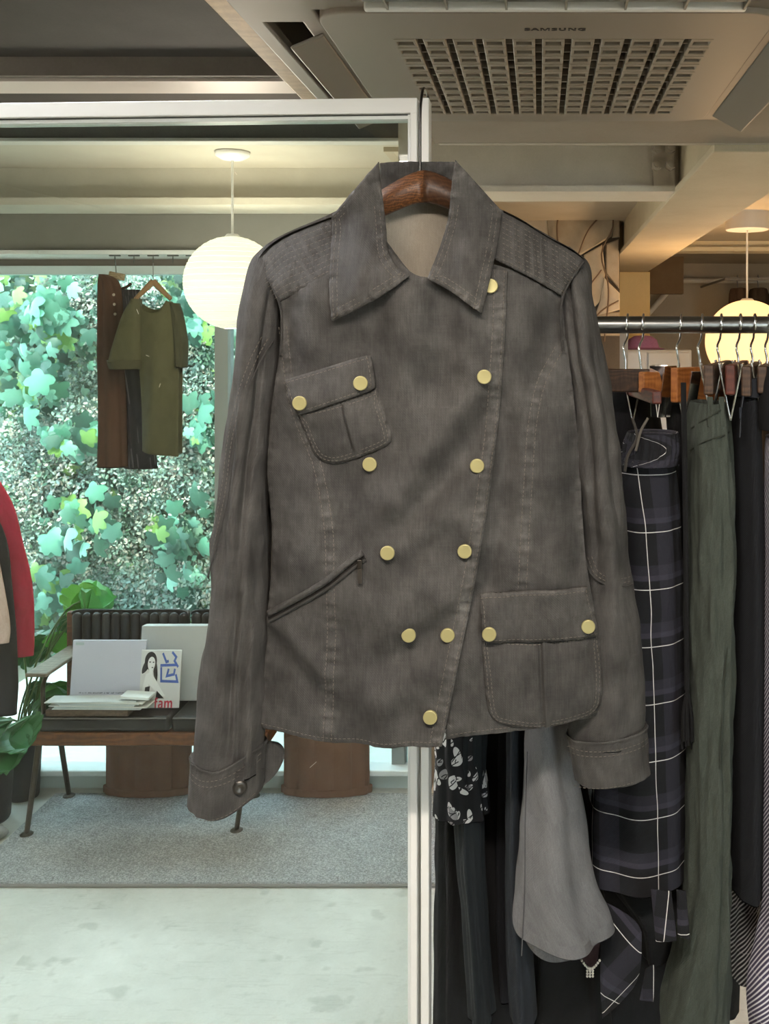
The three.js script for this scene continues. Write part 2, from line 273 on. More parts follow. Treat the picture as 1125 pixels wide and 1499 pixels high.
// the dropped ceiling that carries the air conditioner
const hD = EYE + 0.47;
struct('ceiling', [box(-0.445, -0.4, hD, hC, 0.2, -1.93), box(-0.4, 0.42, hD, hC, 0.2, -1.14), box(-0.4, -0.25, hD, hC, -1.92, -1.93), box(-0.25, 0.42, hD, hC, -1.92, -2.27), box(0.42, xR, hD, hC, 0.2, -2.27)], mottled('#8c8071', 0.025, 1.0));
struct('trim_4', rbox(-0.452, -0.405, hD - 0.012, hD + 0.06, 0.2, -1.93, 0.004), wood('#a8865a', '#94744a', 0.5));
struct('trim_5', box(-0.24, xR, hD - 0.001, hD + 0.03, -2.262, -2.285), mottled('#a89e8e', 0.03, 0.8));
// steel beam across the right bay with its end plate and bolts, and the beam that runs back to the column
{
  const b = struct('beam', [box(xD + 0.02, 0.43, EYE + 0.475, hC, -2.97, -3.1), box(xD + 0.02, 0.418, EYE + 0.46, EYE + 0.478, -2.93, -3.14)], mottled('#d6cbb8', 0.035, 0.7, { roughness: 0.5 }));
  add('joint_plate', box(X(955, 2.97), X(986, 2.97), EYE + 0.478, hC, -2.955, -2.97), mottled('#cdc2af', 0.03, 0.6, { roughness: 0.5 }), b);
  for (const [px, py] of [[960, 218], [980, 218], [960, 243], [980, 243]]) { const c = at(px, py, 2.955); add('bolt', [rod(V(c.x, c.y, -2.955), V(c.x, c.y, -2.936), 0.017, 6), rod(V(c.x, c.y, -2.936), V(c.x, c.y, -2.926), 0.009, 10)], mottled('#c4b9a6', 0.03, 0.5, { roughness: 0.5 }), b); }
  const x0 = 0.413, x1 = 0.70, e = 0.452;
  const d = struct('beam', box(x0 + 0.02, x1 - 0.02, EYE + e + 0.02, EYE + 0.62, -2.28, -6.4), mottled('#b3a589', 0.03, 0.8));
  add('flange', rbox(x0, x1, EYE + e, EYE + e + 0.022, -2.28, -6.42, 0.004), mottled('#b9ac92', 0.03, 0.8), d);
  struct('column', rbox(x0 + 0.1, x0 + 0.3, 0, EYE + e, -6.2, -6.4, 0.004), mottled('#d8c290', 0.03, 0.8));
  // far cross beam and ceiling strips
  struct('beam', [box(x1 - 0.02, xR, EYE + 0.58, EYE + 0.63, -5.9, -6.0), box(x1 - 0.02, xR, EYE + 0.555, EYE + 0.58, -5.86, -6.04)], mottled('#dccfae', 0.03, 0.8));
}
// stone slabs set in dark mortar on the wall beside the column
{
  const Z = 4.9, w = struct('wall_stone', box(X(660, Z), X(907, Z), 0, EYE + 0.62, -Z - 0.02, -Z - 0.12), mottled('#4a4238', 0.05, 0.5));
  const polys = [[[735, 285], [790, 290], [800, 300], [760, 318], [735, 325]], [[800, 318], [830, 300], [868, 287], [888, 291], [897, 318], [893, 345], [848, 372], [805, 352]], [[745, 330], [790, 312], [802, 320], [800, 350], [775, 350], [745, 345]], [[830, 285], [866, 283], [830, 297], [806, 308], [802, 296]],
    [[856, 374], [880, 360], [884, 400], [877, 440], [866, 452], [855, 420]], [[888, 358], [904, 352], [905, 420], [888, 400]], [[884, 408], [905, 430], [905, 452], [872, 462], [880, 440]], [[850, 440], [870, 460], [905, 458], [905, 490], [850, 490]], [[740, 352], [800, 356], [850, 378], [850, 440], [820, 440], [750, 400]], [[690, 285], [730, 288], [730, 330], [690, 340]], [[690, 348], [738, 350], [745, 402], [700, 410]], [[895, 287], [905, 285], [905, 345], [897, 346]]];
  const mats = ['#b3a48e', '#a39581', '#bbae9b', '#998b76'].map((c) => mottled(c, 0.05, 0.4, { roughness: 0.85 }));
  polys.forEach((q, i) => { const s = new THREE.Shape(q.map(([a, b]) => new THREE.Vector2(X(a, Z), Y(b, Z)))); const g = new THREE.ExtrudeGeometry(s, { depth: 0.022 + 0.012 * hash(i, 2), bevelEnabled: true, bevelSize: 0.006, bevelThickness: 0.006, bevelSegments: 1 }); g.translate(0, 0, -Z - 0.03); add('stone', g, mats[i % 4], w); });
  // winter twigs growing over the slabs
  const tw = thing('bare_vine', 'bare brown vine twigs climbing over the beige stone slabs beside the column', 'vine', at(880, 500, Z - 0.06));
  for (const q of [[[884, 500], [890, 420], [880, 370], [897, 330], [890, 290]], [[818, 375], [815, 330], [822, 290]], [[868, 500], [858, 430], [880, 395]], [[860, 480], [880, 455], [905, 440]], [[846, 372], [862, 335], [885, 310]]]) add('twig', tube(q.map(([a, b]) => at(a, b, Z - 0.02)), 0.0045, 20, 6), M('#6b5846', 0.9), tw);
}
// shelving wall and fittings far behind the clothes rail
{
  const Z = 7.0; struct('wall_panel', box(X(908, Z), X(1000, Z), EYE + 0.35, EYE + 0.62, -Z, -Z - 0.1), mottled('#7c6444', 0.04, 0.8));
  struct('trim_6', box(X(900, 6.9), xR, Y(368, 6.9), Y(360, 6.9), -6.9, -6.98), mottled('#dccfb2', 0.02, 0.8));
  const s = thing('wall_frame', 'white diagonal brace and thin rail on the far beige wall', 'brace', at(985, 412, 7.4));
  add('rail', rod(at(945, 411, 7.4), at(1125, 411, 7.4), 0.02, 10), M('#d6d2c6', 0.5), s); add('brace', rod(at(990, 412, 7.38), at(930, 480, 7.38), 0.022, 10), M('#dedacf', 0.5), s);
  const c = thing('white_cabinet', 'white cabinet standing far behind the hangers of the clothes rail', 'cabinet', V(X(950, 5.6), 0, -5.8));
  add('body', rbox(X(880, 5.6), X(1012, 5.6), 0, Y(512, 5.6), -5.6, -6.0, 0.01), M('#b9c2cf', 0.5), c); add('door', rbox(X(884, 5.6), X(944, 5.6), 0.1, Y(516, 5.6), -5.585, -5.602, 0.004), M('#bfc8d4', 0.45), c); add('door', rbox(X(948, 5.6), X(1008, 5.6), 0.1, Y(516, 5.6), -5.585, -5.602, 0.004), M('#bfc8d4', 0.45), c);
  const p = thing('grey_post', 'slim blue-grey metal post in front of the white cabinet', 'post', V(X(910, 5.2), 0, -5.2)); add('shaft', rbox(X(901, 5.2), X(918, 5.2), 0.01, Y(488, 5.2), -5.17, -5.23, 0.004), M('#7f8790', 0.5), p); add('foot', rbox(X(896, 5.2), X(923, 5.2), 0, 0.012, -5.13, -5.27, 0.003), M('#7f8790', 0.5), p);
  const hatC = at(942, 556, 5.75); hatC.y = Y(512, 5.6);
  const h = thing('purple_hat', 'soft purple felt hat on top of the white cabinet', 'hat', V(X(940, 5.75), hatC.y, -5.75));
  add('crown', lathe([[0.0, 0.085], [0.05, 0.082], [0.085, 0.06], [0.098, 0.02], [0.1, 0.004]], V(X(940, 5.75), hatC.y, -5.75)), cloth('#9b6f9c', 0.05), h); add('brim', lathe([[0.098, 0.006], [0.13, 0.0], [0.135, 0.004], [0.1, 0.012]], V(X(940, 5.75), hatC.y, -5.75)), cloth('#8d638f', 0.05), h);
}

// ---------- lamps ----------
function globe(name, label, px, py, r, Z, topH, color, power, squash, shadeMat, ribs, canopy) {
  const c = at(px, py, Z), t = thing(name, label, 'lamp', V(c.x, topH, c.z));
  const prof = []; for (let i = 0; i <= 40; i++) { const a = -Math.PI / 2 + 0.16 + (Math.PI - 0.32) * i / 40; prof.push([r * Math.cos(a) + (ribs ? 0.0016 * (i % 2) : 0), squash * r * Math.sin(a)]); }
  const sh = add('shade', lathe(prof, c, 48), shadeMat, t);
  if (ribs) for (let i = 1; i < 20; i++) { const a = -Math.PI / 2 + 0.2 + (Math.PI - 0.4) * i / 20, g = new THREE.TorusGeometry(r * Math.cos(a) + 0.0012, 0.0011, 5, 48); g.rotateX(Math.PI / 2); g.translate(c.x, c.y + squash * r * Math.sin(a), c.z); add('rib', g, M('#efe9da', 0.8, { emissive: color, emissiveIntensity: 0.42 }), sh); }
  const top = c.y + squash * r * 0.985;
  add('cap', lathe([[0, 0.012], [r * 0.12, 0.01], [r * 0.17, 0]], V(c.x, top, c.z), 20), whiteMetal, t);
  add('cord', rod(V(c.x, top, c.z), V(c.x, topH - 0.01, c.z), 0.0045, 8), M('#eceae4', 0.5), t);
  add('canopy', lathe(canopy, V(c.x, topH, c.z), 32), M('#d9d6d0', 0.45), t);
  const L = new THREE.PointLight(color, power); L.position.copy(c); L.castShadow = true; L.shadow.radius = r / 0.02 * 0.8; scene.add(L);
}
globe('paper_lantern', 'round white ribbed paper lantern hanging in front of the garden window', 340, 414, 0.155, 3.2, EYE + 0.633, 0xfff0da, 1.7, 1.0,
  MP('#fbf3e4', 0.95, { emissive: 0xfff3e0, emissiveIntensity: 0.7, side: THREE.DoubleSide }), true, [[0, -0.028], [0.035, -0.024], [0.056, -0.012], [0.058, 0]]);
globe('globe_lamp', 'glowing amber glass globe lamp hanging behind the clothes rail', 1093, 500, 0.2, 4.6, EYE + 0.62, 0xffd09a, 1.9, 1.0,
  MP('#ffe2b0', 0.5, { emissive: 0xffc98a, emissiveIntensity: 1.15 }), false, [[0, -0.085], [0.098, -0.085], [0.104, -0.08], [0.104, -0.004], [0.112, 0]]);

// the linear batten under the dropped ceiling, above the camera
{
  const t = thing('batten_lamp', 'white linear batten lamp under the dropped ceiling', 'lamp', V(-0.08, EYE + 0.47, -0.32));
  add('housing', rbox(-0.45, 0.29, EYE + 0.452, EYE + 0.47, -0.285, -0.355, 0.004), whiteMetal, t);
  add('diffuser', rbox(-0.44, 0.28, EYE + 0.438, EYE + 0.452, -0.293, -0.347, 0.006), M('#ffffff', 0.5, { emissive: 0xfff3e6, emissiveIntensity: 6 }), t);
}

// ---------- air conditioner ----------
{
  const h = EYE + 0.44, t = thing('air_conditioner', 'grey four-way cassette air conditioner set in the dropped ceiling', 'air conditioner', V(0.01, hD, -1.61));
  const plate = MP('#8a7e70', 0.5), rib = M('#8c8071', 0.55);
  const rr4 = (x0, x1, z0, z1, r) => { const s = new THREE.Shape(); s.moveTo(x0 + r, z0); s.lineTo(x1 - r, z0); s.quadraticCurveTo(x1, z0, x1, z0 + r); s.lineTo(x1, z1 - r); s.quadraticCurveTo(x1, z1, x1 - r, z1); s.lineTo(x0 + r, z1); s.quadraticCurveTo(x0, z1, x0, z1 - r); s.lineTo(x0, z0 + r); s.quadraticCurveTo(x0, z0, x0 + r, z0); return s; };
  const slab = (s, y, d, bev = 0.004) => { const g = new THREE.ExtrudeGeometry(s, { depth: d, bevelEnabled: true, bevelSize: bev, bevelThickness: bev, bevelSegments: 3, curveSegments: 10 }); g.rotateX(-Math.PI / 2); g.translate(0, y, 0); return g; };
  // shape y maps to -z
  const gx0 = -0.2135, gx1 = 0.253, gz0 = 1.39, gz1 = 1.855;
  const hole = (s, x0, x1, z0, z1) => { const p = new THREE.Path(); p.moveTo(x0, z0); p.lineTo(x0, z1); p.lineTo(x1, z1); p.lineTo(x1, z0); p.closePath(); s.holes.push(p); return s; };
  add('outer_frame', slab(hole(hole(hole(hole(rr4(-0.41, 0.43, 1.13, 1.93, 0.05), -0.31, 0.33, 1.29, 1.9), -0.39, -0.33, 1.34, 1.88), 0.35, 0.405, 1.34, 1.88), -0.25, 0.29, 1.165, 1.262), h + 0.012, 0.012), plate, t);
  add('front_plate', slab(hole(rr4(-0.302, 0.322, 1.283, 1.91, 0.05), gx0, gx1, gz0, gz1), h + 0.003, 0.012, 0.003), plate, t);
  add('housing', [box(-0.4, 0.42, h + 0.235, h + 0.24, -1.14, -1.92), box(-0.4, -0.396, h + 0.024, h + 0.235, -1.14, -1.92), box(0.416, 0.42, h + 0.024, h + 0.235, -1.14, -1.92), box(-0.4, 0.42, h + 0.024, h + 0.235, -1.14, -1.144), box(-0.4, 0.42, h + 0.024, h + 0.235, -1.916, -1.92)], plate, t);
  // return-air grille: ribs along the depth, each cell a raised ring with a slot
  const g = add('grille', [box(gx0 - 0.004, gx0 + 0.002, h + 0.004, h + 0.016, -gz0, -gz1), box(gx1 - 0.002, gx1 + 0.004, h + 0.004, h + 0.016, -gz0, -gz1), box(gx0, gx1, h + 0.004, h + 0.016, -gz0 + 0.003, -gz0 - 0.002), box(gx0, gx1, h + 0.004, h + 0.016, -gz1 + 0.002, -gz1 - 0.003)], rib, t);
  const NC = 11, NR = 11, pw = (gx1 - gx0) / (NC - 0.3), pd = (gz1 - gz0) / NR;
  const ring = new THREE.Shape(); const rw = pw * 0.7 / 2, rd = pd * 0.44; ring.moveTo(-rw, -rd); ring.lineTo(rw, -rd); ring.lineTo(rw, rd); ring.lineTo(-rw, rd); ring.closePath();
  const slot = new THREE.Path(); slot.moveTo(-rw * 0.84, -rd * 0.42); slot.lineTo(-rw * 0.84, rd * 0.62); slot.lineTo(rw * 0.84, rd * 0.62); slot.lineTo(rw * 0.84, -rd * 0.42); slot.closePath(); ring.holes.push(slot);
  const cell = new THREE.ExtrudeGeometry(ring, { depth: 0.012, bevelEnabled: true, bevelSize: 0.0012, bevelThickness: 0.0012, bevelSegments: 1 }); cell.rotateX(-Math.PI / 2);
  const org = origin.get(t);
  for (let i = 0; i < NC; i++) for (let j = 0; j < NR; j++) { const m = new THREE.Mesh(cell, rib); m.castShadow = m.receiveShadow = true; m.name = 'grille_cell'; m.position.set(gx0 + pw * (i + 0.35) - org.x, h + 0.001 - org.y, -(gz0 + pd * (j + 0.5)) - org.z); g.add(m); }
  for (let j = 0; j < NR; j++) add('cross_bar', box(gx0, gx1, h + 0.006, h + 0.014, -(gz0 + pd * (j + 0.93)), -(gz0 + pd * (j + 1.03))), rib, g);
  // flaps on the four sides
  for (const [x0, x1, turn] of [[-0.362, -0.31, 0.4], [0.338, 0.405, -0.5]]) { const f = rbox(-(x1 - x0) / 2, (x1 - x0) / 2, -0.003, 0.003, -0.26, 0.26, 0.003); f.rotateZ(turn); f.translate((x0 + x1) / 2, h - 0.006, -1.64); add('louver', f, M('#857c70', 0.45), t); }
  { const f = rbox(-0.24, 0.24, -0.003, 0.003, -0.025, 0.025, 0.003); f.rotateX(0.35); f.translate(0.01, h + 0.016, -1.905); add('louver', f, M('#857c70', 0.45), t); }
  const fl = add('louver', rbox(-0.232, 0.272, h - 0.004, h + 0.008, -1.268, -1.256, 0.003), M('#e2ded6', 0.4), t);
  for (let i = 0; i < 7; i++) { const x = -0.2 + i * 0.078; add('vane', box(x - 0.0015, x + 0.0015, h - 0.004, h + 0.006, -1.17, -1.258), M('#8d8678', 0.5), fl); }
  add('deflector', rbox(-0.23, 0.27, h - 0.002, h + 0.004, -1.19, -1.235, 0.003), M('#6f7069', 0.5), t);
  const font = await new FontLoader().loadAsync('fonts/droid/droid_sans_bold.typeface.json');
  const tg = new TextGeometry('SAMSUNG', { font, size: 0.0105, depth: 0.0006, curveSegments: 4 }); tg.computeBoundingBox(); const bb = tg.boundingBox; tg.translate(-(bb.min.x + bb.max.x) / 2, 0, 0); tg.scale(0.086 / (bb.max.x - bb.min.x), 1, 1); tg.rotateX(Math.PI / 2); tg.translate(X(812, 1.345), h - 0.0001, -1.352);
  add('lettering', tg, M('#2d2924', 0.6), t, 'dark maker lettering on the front plate');
}

// ---------- glazed partition door with its narrow white frame ----------
const door = struct('door_1', box(0, 0.001, 0, 0.001, 0, 0.001), whiteMetal); door.geometry.dispose();
{
  const Z = 1.32, top = Y(147, Z), xs = X(613, Z), xo = -1.35, s = 0.0;
  door.geometry = mergeGeometries([rbox(xo, xs, top - 0.021, top, 0.016, -0.016, 0.0015), rbox(xs - 0.0095, xs, 0.02, top - 0.02, 0.016, -0.016, 0.0015), rbox(xo, xs, 0.004, 0.06, 0.016, -0.016, 0.0015), rbox(xo, xo + 0.02, 0.02, top - 0.02, 0.016, -0.016, 0.0015)].map((g) => { g = g.index ? g.toNonIndexed() : g; g.translate(-xs, 0, 0); return g; }));
  door.position.set(xs, 0, -Z); door.rotation.y = -0.05;
  const put = (n, g, m) => { g.translate(-xs, 0, 0); return add(n, g, m, door); };
  put('pane', box(xo + 0.015, xs - 0.008, 0.055, top - 0.019, 0.002, -0.002), clearGlass);
  put('gasket', rbox(xo + 0.015, xs - 0.009, top - 0.0235, top - 0.0205, 0.009, -0.009, 0.0008), M('#50524f', 0.6));
  put('glazing_bead', rbox(xo + 0.015, xs - 0.012, top - 0.0285, top - 0.0235, 0.012, -0.012, 0.0008), M('#dfe2df', 0.4));
  put('glazing_bead', rbox(xs - 0.0135, xs - 0.0095, 0.06, top - 0.022, 0.012, -0.012, 0.0008), M('#dfe2df', 0.4));
  for (const [a, b, c, e] of [[452, 1126, 462, 1117], [206, 520, 211, 522], [226, 568, 228, 562], [340, 250, 343, 254], [192, 452, 195, 459]]) { const p = at(a, b, Z), q = at(c, e, Z); put('lint', rod(V(p.x, p.y, 0.003), V(q.x, q.y, 0.003), 0.0003, 5), M('#d8d4c8', 0.9)); }
  struct('door_post', rbox(X(617.5, Z), X(629.5, Z), 0, top, -Z + 0.016, -Z - 0.016, 0.0015), whiteMetal);
}
// rug
{
  const r = thing('rug', 'grey wool rug lying on the pale floor under the bench', 'rug', V(-1.2, 0, -3.65));
  const g = rbox(-2.025, X(612, 3.33) + 0.2, 0.0, 0.014, -3.335, -4.0, 0.006); add('pile', g, rugMat, r); add('binding', rbox(-2.025, X(612, 3.33) + 0.2, 0, 0.01, -3.325, -3.338, 0.004), M('#8a8782', 0.95), r);
}

// ---------- the jacket on its wooden hanger ----------
{
  const Z = 1.18, k = Z / F, Zs = Z + 0.035, ks = Zs / F;   // the plane of the front, and of the sleeves behind it
  const denim = (() => {
    const c = tex(1024, 1024, (x, y) => {
      const thV = vn(x / 2, y / 60, 15, 0), thH = vn(x / 50, y / 2, 16, 0), cloud = fbm(x / 128, y / 128, 25, 4, 8), fine = hash(x, y, 7);
      const n = (thV - 0.5) * 13 + (thH - 0.5) * 6 + (cloud - 0.5) * 40 + (fine - 0.5) * 20 + 14 * (fbm(x / 14, y / 46, 33, 3, 0) - 0.5); return [64 + 0.9 * n, 62 + 0.9 * n, 59.5 + n * 0.87];
    });
    return new THREE.MeshPhysicalMaterial({ map: every(c, 0.26), vertexColors: true, roughness: 0.82, sheen: 0.2, sheenRoughness: 0.5, sheenColor: new THREE.Color('#77746f'), bumpMap: weaveBump, bumpScale: 0.00025, side: THREE.DoubleSide });
  })();
  const lining = cloth('#a2998a', 0.04), thread = M('#686259', 0.9);
  const J = thing('jacket', 'charcoal grey double-breasted denim jacket with brass snaps on a wooden hanger', 'jacket', at(620, 1090, Z));
  // how far the front of the hanging jacket stands forward
  const folds = [
    [[[712, 556], [668, 610], [612, 680], [585, 730]], 20, 0.007], [[[728, 585], [690, 650], [640, 715], [590, 770]], 20, -0.007], [[[700, 700], [640, 750], [585, 790]], 18, 0.004], [[[690, 735], [640, 785], [600, 830]], 22, -0.004],
    [[[600, 440], [588, 520], [592, 600]], 26, 0.005], [[[560, 450], [545, 500]], 20, -0.004], [[[648, 430], [655, 500], [640, 560]], 22, -0.006], [[[690, 470], [685, 530]], 20, 0.004],
    [[[470, 430], [450, 500]], 22, 0.004], [[[425, 450], [420, 540]], 14, -0.004], [[[430, 690], [445, 760], [440, 820]], 26, 0.004], [[[510, 700], [520, 760], [530, 800]], 20, -0.004],
    [[[545, 815], [600, 850], [650, 870]], 20, 0.004], [[[690, 850], [640, 890], [590, 905]], 16, 0.004], [[[680, 880], [630, 930], [560, 960]], 20, -0.006], [[[670, 960], [610, 1000], [560, 1020]], 24, 0.005],
    [[[395, 915], [430, 945], [470, 985]], 14, 0.0045], [[[400, 945], [440, 985], [470, 1030]], 18, -0.004], [[[520, 930], [515, 1000], [520, 1080]], 24, -0.004], [[[560, 880], [550, 990], [565, 1085]], 26, 0.004], [[[605, 1000], [600, 1085]], 18, -0.004],
    [[[760, 450], [765, 560], [755, 700]], 24, 0.004], [[[800, 470], [790, 560]], 18, -0.003], [[[815, 620], [805, 740], [812, 850]], 20, 0.004], [[[840, 620], [842, 740], [850, 830]], 12, -0.005], [[[745, 620], [728, 760], [712, 860]], 14, -0.006],
  ];
  const dB = (x, y) => {
    const u = (x - 625) / 262, sh = ss(470, 300, y); let z = -0.03 + 0.05 * (1 - Math.abs(u) ** 2.2) - 0.035 * sh * sh - 0.012 * ss(700, 1100, y) * (1 - u * u);
    z += 0.012 * ss(240, 60, Math.abs(x - 612)) * ss(560, 430, y) * (1 - ss(420, 300, y));
    return z + (fbm(x / 62, y / 84, 61, 2) - 0.5) * 0.017 + (fbm(x / 20, y / 26, 71, 2) - 0.5) * 0.003;
  };
  for (const f of folds) { f[2] *= 1.7; f[1] *= 1.25; }
  const dF = (x, y) => dB(x, y) + ridge(folds, x, y);
  // seams (pixels): double rows of stitching
  const sL = curve([[410, 480], [418, 540], [440, 620], [468, 690], [483, 770], [487, 860], [485, 960], [478, 1088]], 60), sR = curve([[817, 512], [792, 560], [779, 620], [773, 700], [768, 780], [764, 862]], 50);
  const seamL = { pts: sL, off: 6 }, seamR = { pts: sR, off: 6 };
  const edgeR = curve([[743, 400], [741, 470], [735, 560], [722, 690], [700, 830], [680, 930], [648, 1086]], 60), plack = { pts: inset(edgeR, 9, false), off: 8, wave: 2.6, pucker: 0.0006 };
  const plackIn = inset(edgeR, 18, false);
  // under front (the wearer's left) with the yoke line above it
  const underOut = [[690, 380, 1], [742, 392], [778, 406], [822, 432, 1], [826, 470], [838, 560], [850, 680], [853, 760], [860, 842], [876, 920], [889, 1060, 1], [830, 1067], [760, 1072], [652, 1081, 1], [668, 900], [690, 700], [700, 500]];
  add('front_panel', panel({ out: underOut, Z, d: (x, y) => dB(x, y) - 0.004, folds, seams: [seamR], edge: [6] }), denim, J);
  // overlapping front
  const overOut = [[406, 440, 1], [488, 400], [500, 380, 1], [560, 350], [600, 400], [632, 412], [690, 392], [743, 398, 1], [741, 470], [735, 560], [722, 690], [700, 830], [680, 930], [648, 1086, 1], [560, 1091], [480, 1089], [420, 1082], [370, 1077, 1], [376, 1000], [384, 905], [393, 800], [388, 740], [386, 660], [398, 560], [408, 480]];
  add('front_panel', panel({ out: overOut, Z, d: (x, y) => dB(x, y) + 0.0045 + 0.004 * ss(500, 900, y) * ss(620, 700, x), folds, seams: [seamL, plack], edge: [6], step: 2.6, thick: 0.0022 }), denim, J);
  const dO = (x, y) => dF(x, y) + 0.0047 + 0.004 * ss(500, 900, y) * ss(620, 700, x) + seamRelief([seamL, plack], x, y)[0], dU = (x, y) => dF(x, y) - 0.0038 + seamRelief([seamR], x, y)[0];
  // back of the jacket and its pale lining, seen through the neck
  const backOut = [[372, 372, 1], [400, 345], [490, 305], [558, 262, 1], [612, 256], [666, 262, 1], [735, 305], [800, 340], [850, 372, 1], [836, 440], [850, 700], [870, 900], [884, 1055, 1], [640, 1068], [378, 1060, 1], [392, 800], [388, 660], [404, 470]];
  add('back_panel', panel({ out: backOut, Z: Z + 0.07, d: (x, y) => -0.03 * (1 - Math.abs((x - 625) / 262) ** 2), step: 7, thick: 0.002 }), denim, J);
  const linOut = [[380, 378, 1], [400, 352], [490, 312], [558, 270, 1], [612, 264], [666, 270, 1], [735, 312], [800, 346], [842, 378, 1], [832, 440], [846, 700], [866, 900], [878, 1045, 1], [640, 1058], [386, 1050, 1], [396, 800], [392, 660], [408, 470]];
  const lin = add('lining', panel({ out: linOut, Z: Z + 0.065, d: (x, y) => -0.03 * (1 - Math.abs((x - 625) / 262) ** 2) + (fbm(x / 30, y / 60, 7, 2) - 0.5) * 0.006, step: 5, thick: 0.001, seams: [{ pts: [[602, 270], [603, 700]], off: 5, pucker: 0.0002 }] }), lining, J, 'pale beige lining of the back');
  // yokes with rows of quilting
  const yokeL = [[500, 308, 1], [440, 330], [398, 346], [376, 362], [363, 381, 1], [385, 408], [406, 441, 1], [448, 424], [506, 394, 1], [500, 360]], yokeR = [[715, 298, 1], [760, 320], [800, 344], [840, 366], [856, 378, 1], [838, 404], [822, 433, 1], [780, 409], [715, 376, 1], [715, 350]];
  const rowsOf = (a, b, n) => Array.from({ length: n }, (_, i) => { const t = (i + 0.7) / (n + 0.4); return a.map((p, j) => [lerp(p[0], b[j][0], t), lerp(p[1], b[j][1], t)]); });
  const qL = rowsOf([[366, 384], [400, 350], [440, 334], [486, 318]], [[404, 440], [420, 434], [450, 423], [490, 402]], 9), qR = rowsOf([[735, 310], [780, 335], [820, 356], [852, 380]], [[738, 388], [770, 404], [795, 416], [822, 431]], 9);
  const dY = (x, y) => dB(x, y) + 0.006 + ridge(folds, x, y) * 0.4;
  for (const [out, q] of [[yokeL, qL], [yokeR, qR]]) {
    const sm = q.map((p) => ({ pts: curve(p, 16), off: 0, pucker: 0.0007, wave: 2.6 }));
    const y = add('yoke', panel({ out, Z, d: dY, step: 2.2, seams: sm, edge: [4], thick: 0.003, roll: 0.003, wear: 0.32 }), denim, J, 'quilted shoulder yoke');
    const st = add('stitching', stitches(sm.map((s) => s.pts), Z, (x, y2) => dY(x, y2) + 0.0002), thread, y); st.userData.kind = 'stuff';
  }
  // shoulder strips rolling back from the yokes
  for (const [a, b] of [[[[484, 312], [440, 328], [398, 344], [375, 360], [362, 381]], 1], [[[734, 305], [760, 318], [800, 342], [840, 364], [857, 378]], 1]]) {
    const P = [], I = [], uv = [], C = [], c = curve(a, 40), n = 8;
    c.forEach(([x, y], i) => { for (let j = 0; j <= n; j++) { const t = j / n, z0 = dY(x, y + 3); P.push((x - CX) * k, EYE + (CY - y) * k + 0.004 * Math.sin(t * Math.PI) - 0.006 * t * t, -Z + lerp(z0, -0.085, t)); uv.push(x * k, t * 0.08); C.push(1, 1, 1); if (i && j) { const q = i * (n + 1) + j; I.push(q, q - 1, q - n - 1, q - 1, q - n - 2, q - n - 1); } } });
    const g = new THREE.BufferGeometry(); g.setAttribute('position', new THREE.Float32BufferAttribute(P, 3)); g.setAttribute('uv', new THREE.Float32BufferAttribute(uv, 2)); g.setAttribute('color', new THREE.Float32BufferAttribute(C, 3)); g.setIndex(I); g.computeVertexNormals();
    add('shoulder', g, denim, J);
  }
  // sleeves
  const sleeve = (rows, push, seams) => garment({ rows, Z: Zs, nU: 120, nV: 170, push: (th, t, y) => push(th, t, y) - 0.0015 * ss(0.9, 0.97, t) + (1 - ss(0.85, 0.97, t)) * (fbm(th * 1.3, y / 66, 81, 2) - 0.5) * 0.011 + (fbm(th * 9, y / 24, 91, 2) - 0.5) * 0.0014 });
  const front = (th, c, w) => Math.exp(-(((th - 2 * Math.PI - c) / w) ** 2)); // th runs 1.5pi..3.5pi; c is measured from the right side, pi/2 faces forward
  const lrows = [[352, 388, 398, -0.03, 0.004], [366, 371, 406, -0.026, 0.012], [386, 360, 411, -0.018, 0.022], [440, 351, 410, -0.008, 0.036], [520, 342, 407, -0.006, 0.044], [600, 333, 400, -0.008, 0.044], [680, 322, 393, -0.008, 0.042], [760, 313, 391, -0.006, 0.042], [830, 308, 393, -0.002, 0.042], [900, 304, 391, -0.004, 0.04], [980, 297, 387, 0.000, 0.038], [1050, 288, 388, 0.002, 0.036], [1126, 281, 386, 0.002, 0.034]];
  const SL = add('sleeve', sleeve(lrows, (th, t, y) => {
    const c = lerp(1.0, 1.35, t); let f = -0.010 * front(th, 0.85 + 0.5 * ss(0.2, 0.75, t), 0.16) * ss(0.15, 0.35, t) * (1 - ss(0.93, 1.0, t));        // the long dark crease
    f += 0.006 * front(th, 1.3 + 0.4 * Math.sin(t * 5), 0.3) * ss(0.2, 0.5, t) - 0.006 * front(th, 1.9, 0.25) * ss(0.3, 0.5, t) * (1 - ss(0.6, 0.8, t));
    f += 0.004 * Math.sin(y / 26 + th * 2) * Math.exp(-(((t - 0.58) / 0.12) ** 2)) * front(th, 1.5, 0.8) - 0.012 * front(th, 1.05, 0.14) * ss(0.7, 0.8, t) * (1 - ss(0.97, 1, t)); return f;
  }), denim, J);
  const rrows = [[358, 824, 834, -0.03, 0.004], [369, 820, 846, -0.026, 0.012], [386, 818, 860, -0.018, 0.022], [436, 818, 869, -0.008, 0.034], [510, 822, 882, -0.006, 0.042], [590, 836, 897, -0.010, 0.042], [670, 842, 908, -0.010, 0.04], [750, 848, 918, -0.020, 0.04], [830, 852, 927, -0.036, 0.04], [900, 850, 935, -0.032, 0.038], [980, 842, 941, -0.028, 0.036], [1050, 832, 946, -0.026, 0.034], [1096, 831, 949, -0.026, 0.034]];
